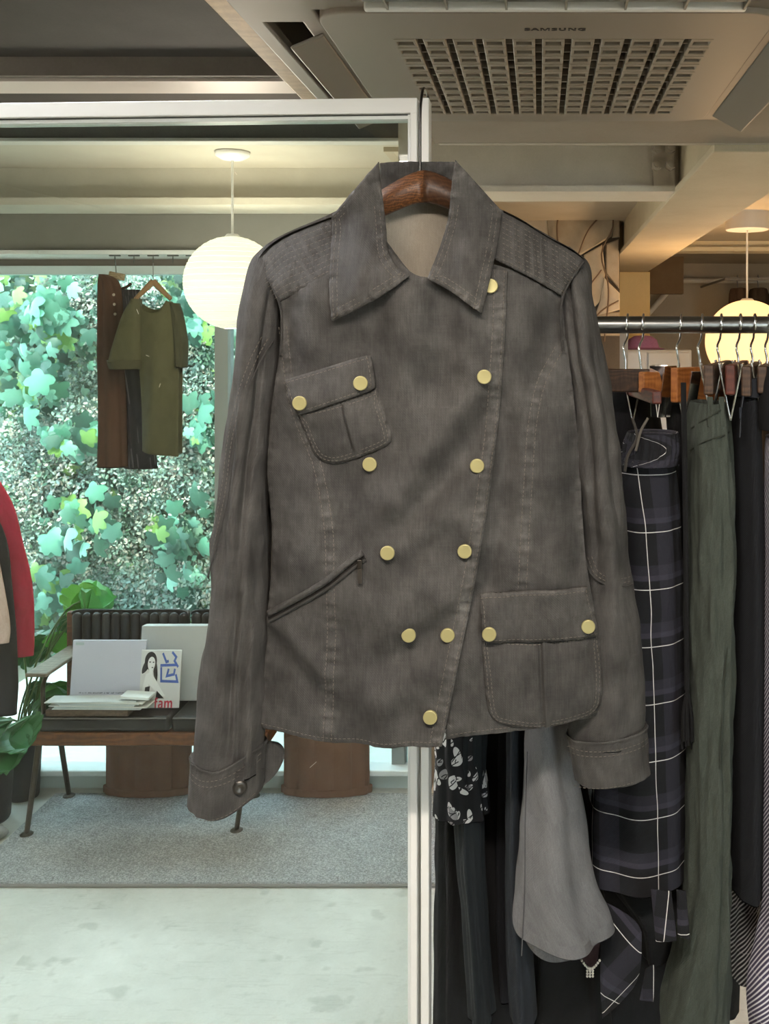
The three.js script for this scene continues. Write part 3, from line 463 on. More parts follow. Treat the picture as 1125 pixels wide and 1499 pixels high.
  const SR = add('sleeve', sleeve(rrows, (th, t, y) => -0.008 * front(th, 2.1 - 0.2 * t, 0.18) * ss(0.1, 0.25, t) * (1 - ss(0.55, 0.7, t)) + 0.006 * front(th, 1.5, 0.35) * ss(0.05, 0.3, t) - 0.006 * front(th, 1.0, 0.22) * ss(0.2, 0.4, t) * (1 - ss(0.5, 0.7, t)) + 0.004 * Math.sin(y / 30 + th * 2.5) * Math.exp(-(((t - 0.55) / 0.15) ** 2)) * front(th, 1.5, 0.8)), denim, J);
  // depth of a sleeve's front surface, for its stitching
  const sleeveFront = (rows) => (x, y) => { let i = 0; while (i < rows.length - 2 && rows[i + 1][0] < y) i++; const a = rows[i], b = rows[i + 1], t = cl((y - a[0]) / (b[0] - a[0])), L = lerp(a[1], b[1], t), R = lerp(a[2], b[2], t), u = cl((x - (L + R) / 2) / ((R - L) / 2), -0.98, 0.98); return lerp(a[3], b[3], t) + lerp(a[4], b[4], t) * Math.sqrt(1 - u * u); };
  const fL = sleeveFront(lrows), fR = sleeveFront(rrows);
  const seamRib = (pts, f, r = 0.0011) => tube(curve(pts, 14).map(([x, y]) => V((x - CX) * ks, EYE + (CY - y) * ks, -Zs + f(x, y) + 0.003)), r, 40, 6);
  for (const q of [[[404, 500], [380, 560], [358, 640], [347, 720], [330, 790], [312, 840]]]) add('seam', seamRib(q, fL), denim, SL);
  for (const q of [[[856, 820], [866, 842], [888, 854], [926, 858]]]) add('seam', seamRib(q, fR), denim, SR);
  { const ln = []; for (const q of [[[404, 500], [380, 560], [358, 640], [347, 720], [330, 790], [312, 840]]]) for (const e of [5, 12]) ln.push(inset(curve(q, 40), e, false)); const s = add('stitching', stitches(ln, Zs, (x, y) => fL(x, y) + 0.004), thread, SL); s.userData.kind = 'stuff'; }
  { const ln = []; for (const e of [-5, -11]) ln.push(inset(curve([[856, 820], [866, 842], [888, 854], [926, 858]], 30), e, false)); const s = add('stitching', stitches(ln, Zs, (x, y) => fR(x, y) + 0.004), thread, SR); s.userData.kind = 'stuff'; }
  // armhole seams
  for (const [q, s] of [[[[364, 383], [388, 410], [406, 445], [409, 480], [407, 520]], -1], [[[855, 381], [836, 408], [823, 436], [821, 470], [824, 515]], 1]]) add('armhole_seam', tube(curve(q, 20).map(([x, y]) => V((x - CX) * k, EYE + (CY - y) * k, -Z + dB(x, y) + 0.004)), 0.0016, 50, 8), denim, J);
  // cuffs
  const cuffTube = (rows) => garment({ rows, Z: Zs, nU: 96, nV: 30, push: (th, t, y) => 0.0018 * Math.exp(-(((t - 0.06) / 0.06) ** 2)) + (fbm(th * 5, y / 30, 31, 2) - 0.5) * 0.004, hem: 0.001 });
  const slant = (g, f) => { const p = g.attributes.position; for (let i = 0; i < p.count; i++) { const px = p.getX(i) / ks + CX; p.setY(i, p.getY(i) - f(px, CY - (p.getY(i) - EYE) / ks) * ks); } g.computeVertexNormals(); return g; };
  const cufL = add('cuff', slant(cuffTube([[1100, 281, 388, 0.0, 0.037], [1136, 278, 386, 0.0, 0.037], [1172, 275, 384, 0.0, 0.037]]), (x, y) => -16 * ss(320, 388, x) + 10 * Math.sin(cl((x - 276) / 110) * Math.PI)), denim, J);
  const cufR = add('cuff', slant(cuffTube([[1078, 829, 949, -0.026, 0.037], [1115, 836, 952, -0.026, 0.037], [1150, 843, 956, -0.026, 0.037]]), (x, y) => lerp(7, -7, (x - 830) / 120)), denim, J);
  { const c = V((363 - CX) * ks, EYE + (CY - 1135) * ks, -Zs + 0.033); const s1 = lathe([[0, 0.0015], [0.003, 0.0015], [0.004, 0.003], [0.0075, 0.003], [0.009, 0]], V(0, 0, 0), 24); s1.rotateX(Math.PI / 2); s1.rotateY(0.35); s1.translate(c.x, c.y, c.z); add('snap_socket', s1, M('#55524e', 0.35, { metalness: 0.9 }), cufL); }
  add('cuff_tab', panel({ out: [[384, 1086, 1], [410, 1088], [417, 1108], [404, 1135], [384, 1152, 1]], Z: Z + 0.05, d: () => 0, step: 3, thick: 0.003 }), denim, J);
  { const ln = []; for (const q of [[[282, 1116], [310, 1124], [345, 1118], [384, 1098]], [[281, 1124], [310, 1132], [345, 1126], [384, 1106]], [[277, 1174], [310, 1180], [345, 1172], [381, 1150]]]) ln.push(curve(q, 30)); const s = add('stitching', stitches(ln, Zs, (x, y) => { const u = cl((x - 332) / 54, -0.97, 0.97); return 0.0 + 0.0385 * Math.sqrt(1 - u * u) + 0.001; }), thread, cufL); s.userData.kind = 'stuff'; }
  { const ln = [[[832, 1100], [948, 1086]], [[833, 1107], [949, 1093]], [[842, 1152], [954, 1138]]].map((q) => curve(q, 30)); const s = add('stitching', stitches(ln, Zs, (x, y) => { const u = cl((x - 892) / 60, -0.97, 0.97); return -0.026 + 0.0385 * Math.sqrt(1 - u * u) + 0.001; }), thread, cufR); s.userData.kind = 'stuff'; }
  // stitching of the fronts
  {
    const ln = []; for (const e of [-6, 6]) ln.push(inset(sL, e, false)); ln.push(plackIn, inset(edgeR, 4, false), curve([[376, 1070], [420, 1075], [480, 1081], [560, 1083], [645, 1078]], 40));
    const s = add('stitching', stitches(ln, Z, dO), thread, J); s.userData.kind = 'stuff';
    const l2 = []; for (const e of [-6, 6]) l2.push(inset(sR, e, false)); l2.push(curve([[662, 1073], [760, 1064], [830, 1059], [884, 1052]], 30)); const s2 = add('stitching', stitches(l2, Z, dU), thread, J); s2.userData.kind = 'stuff';
  }
  // collar: two leaves folded over, the stand behind the hanger
  const dCol = (cx, sg) => (x, y) => { const s = ss(300, 470, y); return dB(x, y) + ridge(folds, x, y) * 0.5 * s + 0.014 + 0.006 * s + 0.010 * ss(60, 0, Math.abs(x - cx)) + 0.012 * ss(340, 250, y) + (fbm(x / 30, y / 40, 51, 2) - 0.5) * 0.006; };
  const leafL = [[557, 240, 1], [540, 258], [510, 286], [481, 313, 1], [485, 350], [489, 410], [494, 471, 1], [530, 457], [570, 436], [607, 408, 1], [588, 396], [572, 372], [564, 330], [560, 285]], leafR = [[668, 238, 1], [690, 262], [715, 288], [734, 308, 1], [730, 350], [720, 410], [708, 461, 1], [690, 448], [660, 426], [632, 412, 1], [645, 372], [655, 330], [661, 285], [664, 262]];
  for (const [out, cx, sg] of [[leafL, 545, -1], [leafR, 680, 1]]) {
    const fn = dCol(cx, sg), c = add('collar', panel({ out, Z, d: fn, step: 2.4, edge: [6, 13], thick: 0.003, roll: 0.003, rollPx: 6, folds: sg < 0 ? [[[[520, 300], [535, 380], [540, 430]], 14, 0.003], [[[560, 380], [545, 420]], 10, -0.003]] : [[[[700, 300], [695, 380]], 14, 0.003], [[[665, 330], [668, 400]], 12, -0.003]] }), denim, J, 'pointed collar leaf with stitched edges');
    const o = smooth(out, 2), ln = [inset(o, 6), inset(o, 13)].map((L) => L.filter(([x, y]) => y > 300)); const s = add('stitching', stitches(ln.map((L) => { const i = L.findIndex((p, j) => j && Math.hypot(p[0] - L[j - 1][0], p[1] - L[j - 1][1]) > 60); return i > 0 ? [...L.slice(i), ...L.slice(0, i)] : L; }), Z, fn), thread, c); s.userData.kind = 'stuff';
  }
  add('collar_stand', panel({ out: [[555, 238, 1], [575, 236], [640, 236], [669, 237, 1], [672, 262], [668, 285, 1], [612, 268], [556, 290, 1]], Z: Z + 0.08, d: (x, y) => (fbm(x / 8, y / 12, 9, 2) - 0.5) * 0.008, step: 2.5, thick: 0.005, edge: [5] }), denim, J);
  add('collar_stand', panel({ out: [[566, 352, 1], [580, 372], [600, 398], [612, 410, 1], [596, 404], [580, 398], [570, 385]], Z: Z + 0.012, d: (x, y) => 0.012 + (fbm(x / 8, y / 12, 19, 2) - 0.5) * 0.006, step: 2, thick: 0.003 }), denim, J);
  // pockets
  const pocket = (body, flap, pleat, snaps, fn, label) => {
    const po = smooth(body, 2), fo = smooth(flap, 2), bulge = (x, y) => fn(x, y) + 0.006 + 0.006 * ss(0, 30, nearest(po, x, y, true)[0]), fb = (x, y) => fn(x, y) + 0.014 + 0.001 * ss(0, 12, nearest(fo, x, y, true)[0]);
    const P = add('pocket', panel({ out: body, Z, d: bulge, step: 2.2, edge: [5], thick: 0.006, roll: 0.0045, rollPx: 6, folds: [[pleat, 1.8, -0.005], [pleat.map(([x, y]) => [x + 6, y]), 5, 0.0025]] }), denim, J, label);
    const Fp = add('flap', panel({ out: flap, Z, d: fb, step: 2.2, edge: [5], thick: 0.0045, roll: 0.0035 }), denim, P);
    const s1 = add('stitching', stitches([inset(po, 5), inset(po, 10)], Z, (x, y) => bulge(x, y)), thread, P), s2 = add('stitching', stitches([inset(fo, 5)], Z, fb), thread, P); s1.userData.kind = s2.userData.kind = 'stuff';
    for (const [x, y] of snaps) snap(x, y, fb(x, y), Fp);
  };
  const snapG = lathe([[0, 0.0038], [0.0066, 0.0036], [0.0073, 0.0042], [0.0084, 0.0038], [0.0088, 0.0024], [0.0084, 0]], V(0, 0, 0), 32); snapG.rotateX(Math.PI / 2);
  const snap = (x, y, z, parent) => { const m = add('snap', snapG.clone().translate((x - CX) * k, EYE + (CY - y) * k, -Z + z + 0.0022), brass, parent, 'brass snap button'); return m; };
  pocket([[436, 600, 1], [500, 585], [556, 566, 1], [568, 600], [579, 634], [576, 648], [540, 664], [500, 678], [478, 677], [462, 668], [448, 635]], [[418, 556, 1], [480, 538], [545, 518], [550, 521], [556, 560], [554, 569], [500, 588], [445, 606], [438, 604], [427, 580]], [[505, 592], [512, 622], [520, 655]], [[447, 588], [536, 559]], dO, 'slanted chest pocket with snapped flap and centre pleat');
  pocket([[705, 930, 1], [790, 934], [876, 930, 1], [883, 970], [884, 1020], [880, 1048], [858, 1062], [790, 1071], [735, 1060], [718, 1052], [711, 1020]], [[703, 868, 1], [760, 862], [820, 862], [861, 864, 1], [868, 890], [878, 936], [872, 940], [790, 938], [714, 938], [708, 934], [705, 900]], [[790, 936], [792, 1000], [795, 1069]], [[717, 921], [861, 920]], dU, 'large hip pocket with snapped flap and centre pleat');
  for (const [x, y] of [[711, 550], [700, 678], [682, 801], [657, 923], [546, 676], [573, 801], [601, 923], [632, 1041], [720, 421]]) snap(x, y, dO(x, y), J);
  // slanted zip pocket
  {
    const ax = curve([[388, 908], [430, 884], [480, 852], [520, 820], [537, 808]], 30), up = inset(ax, -9, false), lo = inset(ax, 0, false);
    const w = add('zip_welt', panel({ out: [...up.map((p) => [...p, 0]), ...lo.reverse().map((p) => [...p, 0])], Z, sm: 0, d: (x, y) => dO(x, y) + 0.0055, step: 2, thick: 0.004, roll: 0.003, rollPx: 4 }), denim, J);
    const on = (p, e) => V((p[0] - CX) * k, EYE + (CY - p[1]) * k, -Z + dO(p[0], p[1]) + e);
    add('zipper', tube(inset(ax, 3, false).map((p) => on(p, 0.001)), 0.0016, 60, 6), M('#2a2724', 0.5, { metalness: 0.5 }), w, 'dark zip teeth');
    add('zip_lip', tube(inset(ax, 6, false).map((p) => on(p, 0.0015)), 0.0022, 60, 6), denim, w);
    const t = on([532, 818], 0.006); add('zip_slider', rbox(t.x - 0.003, t.x + 0.003, t.y - 0.006, t.y + 0.005, t.z - 0.002, t.z + 0.003, 0.0012), M('#4a4540', 0.35, { metalness: 0.9 }), w); add('zip_pull', rbox(t.x - 0.0026, t.x + 0.003, t.y - 0.024, t.y - 0.006, t.z, t.z + 0.0018, 0.0008), M('#57514b', 0.4, { metalness: 0.8 }), w);
  }

  // the hanger
  const H = thing('coat_hanger', 'dark grained wooden coat hanger hooked over the white frame, carrying the jacket', 'hanger', at(613, 262, Z + 0.02));
  const hangWood = wood('#8a5c36', '#3f2413', 0.06, { roughness: 0.42 }), hw2 = wood('#5f4029', '#3a2415', 0.09, { roughness: 0.45 });
  const arm = (sg, m) => {                                   // lofted arm, curving back and down to the shoulder
    const P = [], I = [], uv = [], n = 24, prof = [[0, 1, 0.3], [0.5, 0.86, 0.8], [0.9, 0.2, 1], [0.95, -0.3, 1], [0.6, -0.88, 0.7], [0, -1, 0.2], [-0.6, -0.88, 0], [-0.9, 0, 0], [-0.6, 0.88, 0]];
    for (let i = 0; i <= n; i++) { const t = i / n, x = 612 + sg * 225 * t, y = 261 + 122 * ((t * t + 0.004) ** 0.575 - 0.004 ** 0.575), hh = lerp(25, 12, ss(0, 0.9, t)), z = 0.03 - 0.02 - 0.05 * t * t - 0.004 * t; prof.forEach(([a, b], j) => { P.push((x - CX) * k, EYE + (CY - y + b * hh) * k, -Z - 0.07 + z + a * lerp(0.012, 0.02, t)); uv.push(t * 0.2 + b * 0.012, b * 0.02 - t * 0.05); }); }
    const q = prof.length; for (let i = 0; i < n; i++) for (let j = 0; j < q; j++) { const a = i * q + j, b = i * q + (j + 1) % q, c = a + q, e = b + q; sg > 0 ? I.push(a, b, c, b, e, c) : I.push(a, c, b, b, c, e); }
    for (const r of [0, n]) for (let j = 1; j < q - 1; j++) I.push(r * q, r * q + j, r * q + j + 1);
    const g = new THREE.BufferGeometry(); g.setAttribute('position', new THREE.Float32BufferAttribute(P, 3)); g.setAttribute('uv', new THREE.Float32BufferAttribute(uv, 2)); g.setIndex(I); g.computeVertexNormals(); add('arm', g, m, H);
  };
  arm(-1, hangWood); arm(1, hw2);
  const hk = [[614.5, 240, 0], [614.5, 200, 0], [614.8, 165, 0], [615, 152, -0.003]].map(([x, y, z]) => at(x, y, Z + 0.065).add(V(0, 0, z)));
  const p0 = hk[0].clone(); hk.unshift(V(p0.x, p0.y - 0.02, p0.z));
  hk.push(V(p0.x, 2.236, -1.275), V(p0.x, 2.243, -1.3), V(p0.x, 2.243, -1.33), V(p0.x, 2.232, -1.342), V(p0.x, 2.21, -1.344));
  add('hook', tube(hk, 0.0019, 60, 8), M('#4b4a48', 0.3, { metalness: 1 }), H);
}

// ---------- the clothes rail on the right ----------
const ZR = 1.5, rodY = Y(475.5, ZR);
{
  const t = thing('clothes_rail', 'brushed steel clothes rail crowded with hangers beside the glass door', 'clothes rail', V(0.2, 0, -ZR));
  add('rod', rod(V(X(690, ZR), rodY, -ZR), V(1.3, rodY, -ZR), 0.0135, 28), M('#8f8f8d', 0.3, { metalness: 1 }), t);
  for (const x of [X(690, ZR), 1.3]) { add('post', rod(V(x, 0.02, -ZR), V(x, rodY + 0.02, -ZR), 0.0135, 20), steel, t); add('foot', rod(V(x, 0.014, -ZR + 0.22), V(x, 0.014, -ZR - 0.22), 0.0135, 16), steel, t); }
}
const hookPts = (x, z, yEnd) => { const r = 0.0165, p = []; for (let i = 0; i <= 10; i++) { const a = -0.5 + i / 10 * (Math.PI + 0.3); p.push(V(x + 0.006 * (i / 10), rodY + r * Math.sin(a), z + r * Math.cos(a))); } const q = p[10]; p.push(V(x + 0.004, rodY - 0.02, z - 0.012), V(x - 0.003, rodY - 0.035, z), V(x, lerp(rodY - 0.04, yEnd, 0.5), z), V(x, yEnd, z)); return p; };
const walnut = wood('#5b4330', '#2f2118', 0.16), honey = wood('#b9763a', '#8a4f22', 0.2), redwood = wood('#6a3325', '#3d1d15', 0.2);
// a clip hanger: hook, wooden bar and two spring clips; turn is the bar's angle round the hook
function clipHanger(px, label, mat, barTop, barH, turn, len, clipsAt, shift = 0) {
  const x = X(px, ZR), t = thing('clip_hanger', label, 'hanger', V(x, rodY, -ZR), 'hangers on the steel rail'), yT = Y(barTop, ZR), h = barH * ZR / F;
  add('hook', tube(hookPts(x, -ZR, yT - 0.005), 0.0019, 60, 7), chrome, t);
  const b = rbox(-len / 2, len / 2, -h, 0, -0.007, 0.007, 0.003); b.translate(shift, 0, 0); b.rotateY(turn); b.translate(x, yT, -ZR); add('bar', b, mat, t);
  for (const c of clipsAt) {
    const w = (g, dy) => { g.rotateY(turn); g.translate(x + Math.cos(turn) * c, yT + dy, -ZR - Math.sin(turn) * c); return g; };
    for (const s of [-1, 1]) { const a = rbox(-0.012, 0.012, -0.05, 0.032, -0.0014, 0.0014, 0.0007); a.rotateX(s * 0.2); a.translate(0, 0, s * 0.010); add('clip', w(a, -h * 0.7), chrome, t); }
    const sp = new THREE.TorusGeometry(0.005, 0.0012, 6, 14); sp.rotateY(Math.PI / 2); add('clip_spring', w(sp, -h * 0.9), steel, t);
  }
  return t;
}
clipHanger(915, 'dark brown wooden clip hanger nearest the jacket sleeve', walnut, 540, 34, -0.25, 0.30, [0.052], -0.1);
clipHanger(938, 'slim wooden hanger behind the dark brown clip hanger', redwood, 566, 18, -1.5, 0.26, [-0.09], 0);
clipHanger(993, 'honey-coloured wooden clip hanger with a chrome clip', honey, 543, 30, 0.55, 0.13, [-0.03], -0.01);
clipHanger(1024, 'orange-brown wooden clip hanger, broad end turned outward', honey, 537, 50, 0.75, 0.15, [-0.03], 0.01);
clipHanger(1052, 'walnut clip hanger holding the olive trousers in chrome clips', walnut, 530, 40, 1.3, 0.34, [0.12, -0.12]);
clipHanger(1080, 'reddish wooden clip hanger above the black zipped trousers', redwood, 530, 40, 1.3, 0.34, [0.085, -0.15]);
clipHanger(1101, 'brown wooden clip hanger between the zipped trousers and the striped shirt', walnut, 532, 40, 1.3, 0.34, [0.125, -0.11]);
clipHanger(1122, 'brown wooden clip hanger carrying the striped shirt', walnut, 532, 36, 1.3, 0.34, [0.09, -0.14]);
const black = cloth('#0a0a0c', 0.015, { sheen: 0 }), navy = cloth('#0a0c13', 0.015, { sheen: 0 }), teal = cloth('#10171b', 0.015, { sheen: 0 });
const G = (name, label, cat, o, mat, opt = {}) => { const r = o.rows[o.rows.length - 1]; const t = thing(name, label, cat, at((r[1] + r[2]) / 2, r[0], o.Z), 'clothes on the steel rail'); add(opt.part || 'body', garment(o), mat, t); return t; };
const R5 = (a, dc = 0, dh = 0.06) => a.map(([y, l, r, c, h]) => [y, l, r, c ?? dc, h ?? dh]);
// plaid: near-black cloth with thin white lines and violet-grey bands
const plaid = (() => {
  const t = every(canvasTex(512, 512, (c, w, h) => { c.fillStyle = '#101015'; c.fillRect(0, 0, w, h); c.fillStyle = 'rgba(56,54,66,0.5)'; c.fillRect(0, 40, w, 140); c.fillRect(60, 0, 150, h); c.fillStyle = 'rgba(66,63,76,0.5)'; c.fillRect(0, 130, w, 46); c.fillStyle = '#d9d6d2'; c.fillRect(0, 252, w, 8); c.fillRect(284, 0, 6, h); for (let i = 0; i < 9000; i++) { c.fillStyle = hash(i, 3) > 0.5 ? 'rgba(255,255,255,0.05)' : 'rgba(0,0,0,0.12)'; c.fillRect(hash(i, 1) * w, hash(i, 2) * h, 2, 2); } }), 0.105, 0.081);
  return new THREE.MeshPhysicalMaterial({ map: t, roughness: 0.92, sheen: 0.2, bumpMap: weaveBump, bumpScale: 0.0002, side: THREE.DoubleSide });
})();
const stripes = (bg, fg, ang, n) => { const t = every(canvasTex(256, 256, (c, w) => { c.fillStyle = bg; c.fillRect(0, 0, w, w); c.strokeStyle = fg; c.lineWidth = w / n * 0.42; for (let i = -n; i < 2 * n; i++) { c.beginPath(); c.moveTo(i * w / n, 0); c.lineTo(i * w / n + ang * w, w); c.stroke(); } }), 0.06); return new THREE.MeshPhysicalMaterial({ map: t, roughness: 0.9, bumpMap: weaveBump, bumpScale: 0.0003, side: THREE.DoubleSide }); };
// far left of the rail, below the jacket
G('black_skirt', 'long black skirt hanging beside the white door post', 'skirt', { Z: 1.42, rows: R5([[640, 660, 720], [900, 640, 735], [1150, 634, 740], [1350, 632, 752], [1560, 630, 760]], -0.06, 0.05), push: pleats(9, 0.007, 1) }, black);
{
  const t = every(canvasTex(512, 512, (c, w, h) => {
    c.fillStyle = '#111115'; c.fillRect(0, 0, w, h); let q = 5; const r = () => hash(q++, 77);
    for (let i = 0; i < 46; i++) { const x = r() * w, y = r() * h, s = 14 + r() * 34; c.fillStyle = r() > 0.25 ? '#cfcdcb' : '#8d8b8c'; c.beginPath(); c.ellipse(x, y, s, s * (0.35 + 0.4 * r()), r() * 3, 0, 7); c.fill(); c.strokeStyle = '#111115'; c.lineWidth = 5; for (let j = 0; j < 2; j++) { c.beginPath(); c.moveTo(x - s * r(), y - s * r()); c.quadraticCurveTo(x + s * (r() - 0.5), y, x + s * r(), y + s * r()); c.stroke(); } }
  }), 0.13);
  G('print_blouse', 'black blouse with a white petal print, hem showing beneath the jacket', 'blouse', { Z: 1.37, rows: R5([[620, 668, 700], [900, 650, 710], [1085, 634, 700], [1130, 634, 705], [1165, 632, 711], [1202, 631, 715]], -0.03, 0.04), push: pleats(7, 0.004, 2) }, new THREE.MeshPhysicalMaterial({ map: t, roughness: 0.85, side: THREE.DoubleSide }));
}
G('teal_skirt', 'very dark teal pleated skirt below the printed blouse', 'skirt', { Z: 1.40, rows: R5([[640, 680, 712], [1000, 668, 712], [1210, 668, 706], [1350, 680, 712], [1484, 688, 722]], 0.0, 0.035), push: pleats(6, 0.004, 3) }, teal);
G('navy_dress', 'very dark navy dress beside the grey skirt', 'dress', { Z: 1.41, rows: R5([[620, 728, 760], [1000, 726, 770], [1200, 724, 768], [1350, 722, 762], [1480, 726, 782]], -0.045, 0.035), push: pleats(6, 0.005, 0.4) }, navy);
G('dark_jeans', 'dark blue-black trouser leg with stitched hem beside the grey skirt', 'trousers', { Z: 1.36, rows: R5([[700, 742, 762], [1080, 742, 764], [1250, 740, 764], [1400, 742, 778], [1488, 748, 784]], 0.0, 0.03), push: pleats(4, 0.003, 1.4) }, cloth('#1b2128', 0.03));
// grey flared skirt with a lower layer
{
  const o = { Z: 1.34, nU: 96, rows: R5([[640, 785, 815], [900, 772, 822], [1075, 766, 832], [1180, 760, 852], [1280, 751, 866], [1330, 744, 886], [1356, 744, 894]], 0.0, 0.06), push: (th, t, y) => pleats(3, 0.007, 2.4)(th, t, y) + 0.007 * Math.exp(-(((th - 2 * Math.PI - 1.25) / 0.3) ** 2)) * t };
  const t = thing('grey_skirt', 'light grey wool skirt with flared rounded hem below the jacket', 'skirt', at(818, 1394, 1.34), 'clothes on the steel rail');
  const wool = cloth('#6f6f70', 0.06), sag = (g, a, b) => { const p = g.attributes.position; for (let i = 0; i < p.count; i++) { const px = p.getX(i) / (1.34 / F) + CX, py = CY - (p.getY(i) - EYE) / (1.34 / F); p.setY(i, p.getY(i) - (ss(1100, 1356, py) * lerp(a, b, ss(745, 830, px))) * 1.34 / F); } g.computeVertexNormals(); return g; };
  add('outer_layer', sag(garment(o), -12, 4), wool, t);
  add('under_layer', sag(garment({ Z: 1.34, rows: R5([[1310, 766, 850], [1350, 764, 852], [1378, 765, 856]], -0.014, 0.05), push: pleats(3, 0.004, 1) }), -8, 10), wool, t);
  add('seam', tube([[772, 1080], [769, 1180], [768, 1280], [764, 1368]].map(([x, y]) => at(x, y, 1.34).add(V(0, 0, 0.046))), 0.0009, 30, 6), cloth('#5d5d5f', 0.04), t);
}
// plaid trousers with elastic waist and their asymmetric lower pieces
{
  const Z = 1.40, t = thing('plaid_trousers', 'black plaid wide trousers with thin white check lines and gathered waist', 'trousers', at(930, 1310, Z), 'clothes on the steel rail');
  add('leg', garment({ Z, nU: 96, nV: 140, rows: R5([[660, 905, 985], [720, 895, 990], [840, 888, 996], [1000, 880, 999], [1150, 868, 1000], [1220, 863, 1001], [1284, 862, 1001]], 0, 0.05), push: pleats(4, 0.004, 1.2, 1) }), plaid, t);
  const wb = add('waistband', garment({ Z: 1.37, nU: 120, nV: 24, rows: R5([[632, 918, 992], [655, 912, 994], [680, 908, 990]], 0, 0.045), push: (th, tt, y) => 0.0025 * Math.sin(th * 26 + 2 * vn(th * 6, y / 9, 2)) * Math.sin(tt * Math.PI) }), plaid, t);
  add('tie_cord', tube([[925, 612], [932, 640], [918, 668], [914, 690]].map(([x, y]) => at(x, y, 1.33)), 0.0022, 24, 6), M('#3a352f', 0.8), wb); add('tie_cord', tube([[930, 660], [938, 630], [948, 612]].map(([x, y]) => at(x, y, 1.325)), 0.002, 24, 6), M('#5a544b', 0.8), wb);
  add('lining', garment({ Z: 1.42, rows: R5([[1270, 880, 990], [1310, 900, 994], [1352, 930, 992], [1400, 940, 978]], -0.01, 0.035), push: pleats(4, 0.004) }), black, t);
  add('tail', panel({ out: [[953, 1306, 1], [982, 1304, 1], [990, 1376, 1], [960, 1382, 1]], Z: 1.30, sm: 0, d: (x, y) => 0.004 * Math.sin(x / 14), step: 3, wear: 0, uvTurn: 0.1 }), plaid, t); add('tail', panel({ out: [[990, 1304, 1], [1004, 1306, 1], [1010, 1378, 1], [992, 1372, 1]], Z: 1.30, sm: 0, d: () => 0, step: 3, wear: 0 }), plaid, t);
  add('tail', panel({ out: [[884, 1328, 1], [930, 1345], [938, 1360, 1], [938, 1440], [910, 1475], [882, 1498, 1], [876, 1420]], Z: 1.37, d: (x, y) => 0.01 * Math.sin((x + y) / 30), step: 3, wear: 0, uvTurn: 0.75 }), plaid, t); add('tail', panel({ out: [[945, 1420, 1], [962, 1410], [956, 1468, 1], [936, 1466, 1]], Z: 1.38, d: () => 0, step: 3, wear: 0 }), plaid, t);
}
// beaded pendant on a dark strap
{
  const Z = 1.345, t = thing('beaded_necklace', 'small beaded necklace with square pendant hanging under the grey skirt', 'necklace', at(863, 1428, Z));
  add('strap', panel({ out: [[851, 1380, 1], [878, 1380, 1], [874, 1412], [863, 1420], [852, 1410]], Z: Z + 0.005, d: () => 0, step: 3, wear: 0 }), cloth('#2b1519', 0.06), t);
  const bead = new THREE.SphereGeometry(0.0018, 8, 6); for (let i = 0; i < 11; i++) { const a = i / 10, c = at(851 + 26 * a, 1404 + 12 * Math.sin(a * Math.PI), Z); add('bead', bead.clone().translate(c.x, c.y, c.z + 0.003), M('#d6d2c8', 0.3), t); }
  for (let i = 0; i < 3; i++) for (let j = 0; j < 3; j++) { const c = at(859 + i * 4, 1419 + j * 4, Z); add('bead', bead.clone().translate(c.x, c.y, c.z + 0.003), M('#d6d2c8', 0.3), t); }
}
G('charcoal_coat', 'long charcoal coat hanging behind the plaid trousers', 'coat', { Z: 1.6, rows: R5([[560, 880, 960], [800, 850, 990], [1200, 846, 1000], [1600, 840, 1010]], -0.02, 0.04), push: pleats(6, 0.006, 1) }, cloth('#1a1a1d', 0.03, { sheen: 0 }));
G('black_slip', 'plain black slip hanging low beneath the grey skirt', 'slip', { Z: 1.43, rows: R5([[1100, 770, 850], [1300, 770, 880], [1420, 780, 890], [1560, 770, 900]], -0.03, 0.04), push: pleats(6, 0.005) }, black);
G('black_dress', 'narrow black dress between the plaid and the olive trousers', 'dress', { Z: 1.53, rows: R5([[590, 970, 1012], [640, 976, 1014], [800, 980, 1014], [1000, 986, 1014], [1250, 988, 1014]], 0.0, 0.03), push: pleats(5, 0.003) }, black);
{ const t = thing('tassel_belt', 'black braided belt ending in a tassel beside the olive trousers', 'belt', at(1006, 1096, 1.33)); add('cord', tube([[1000, 560], [1003, 760], [1004, 900], [1005, 1010]].map(([x, y]) => at(x, y, 1.345)), 0.004, 40, 7), black, t); for (let i = 0; i < 14; i++) { const a = hash(i, 1) - 0.5, b = hash(i, 2) - 0.5; add('tassel_strand', tube([at(1005, 1008, 1.345), at(1005 + a * 14, 1040, 1.345 + b * 0.02), at(1006 + a * 20, 1080 + 20 * hash(i, 4), 1.345 + b * 0.02)], 0.0018, 10, 5), black, t); } }
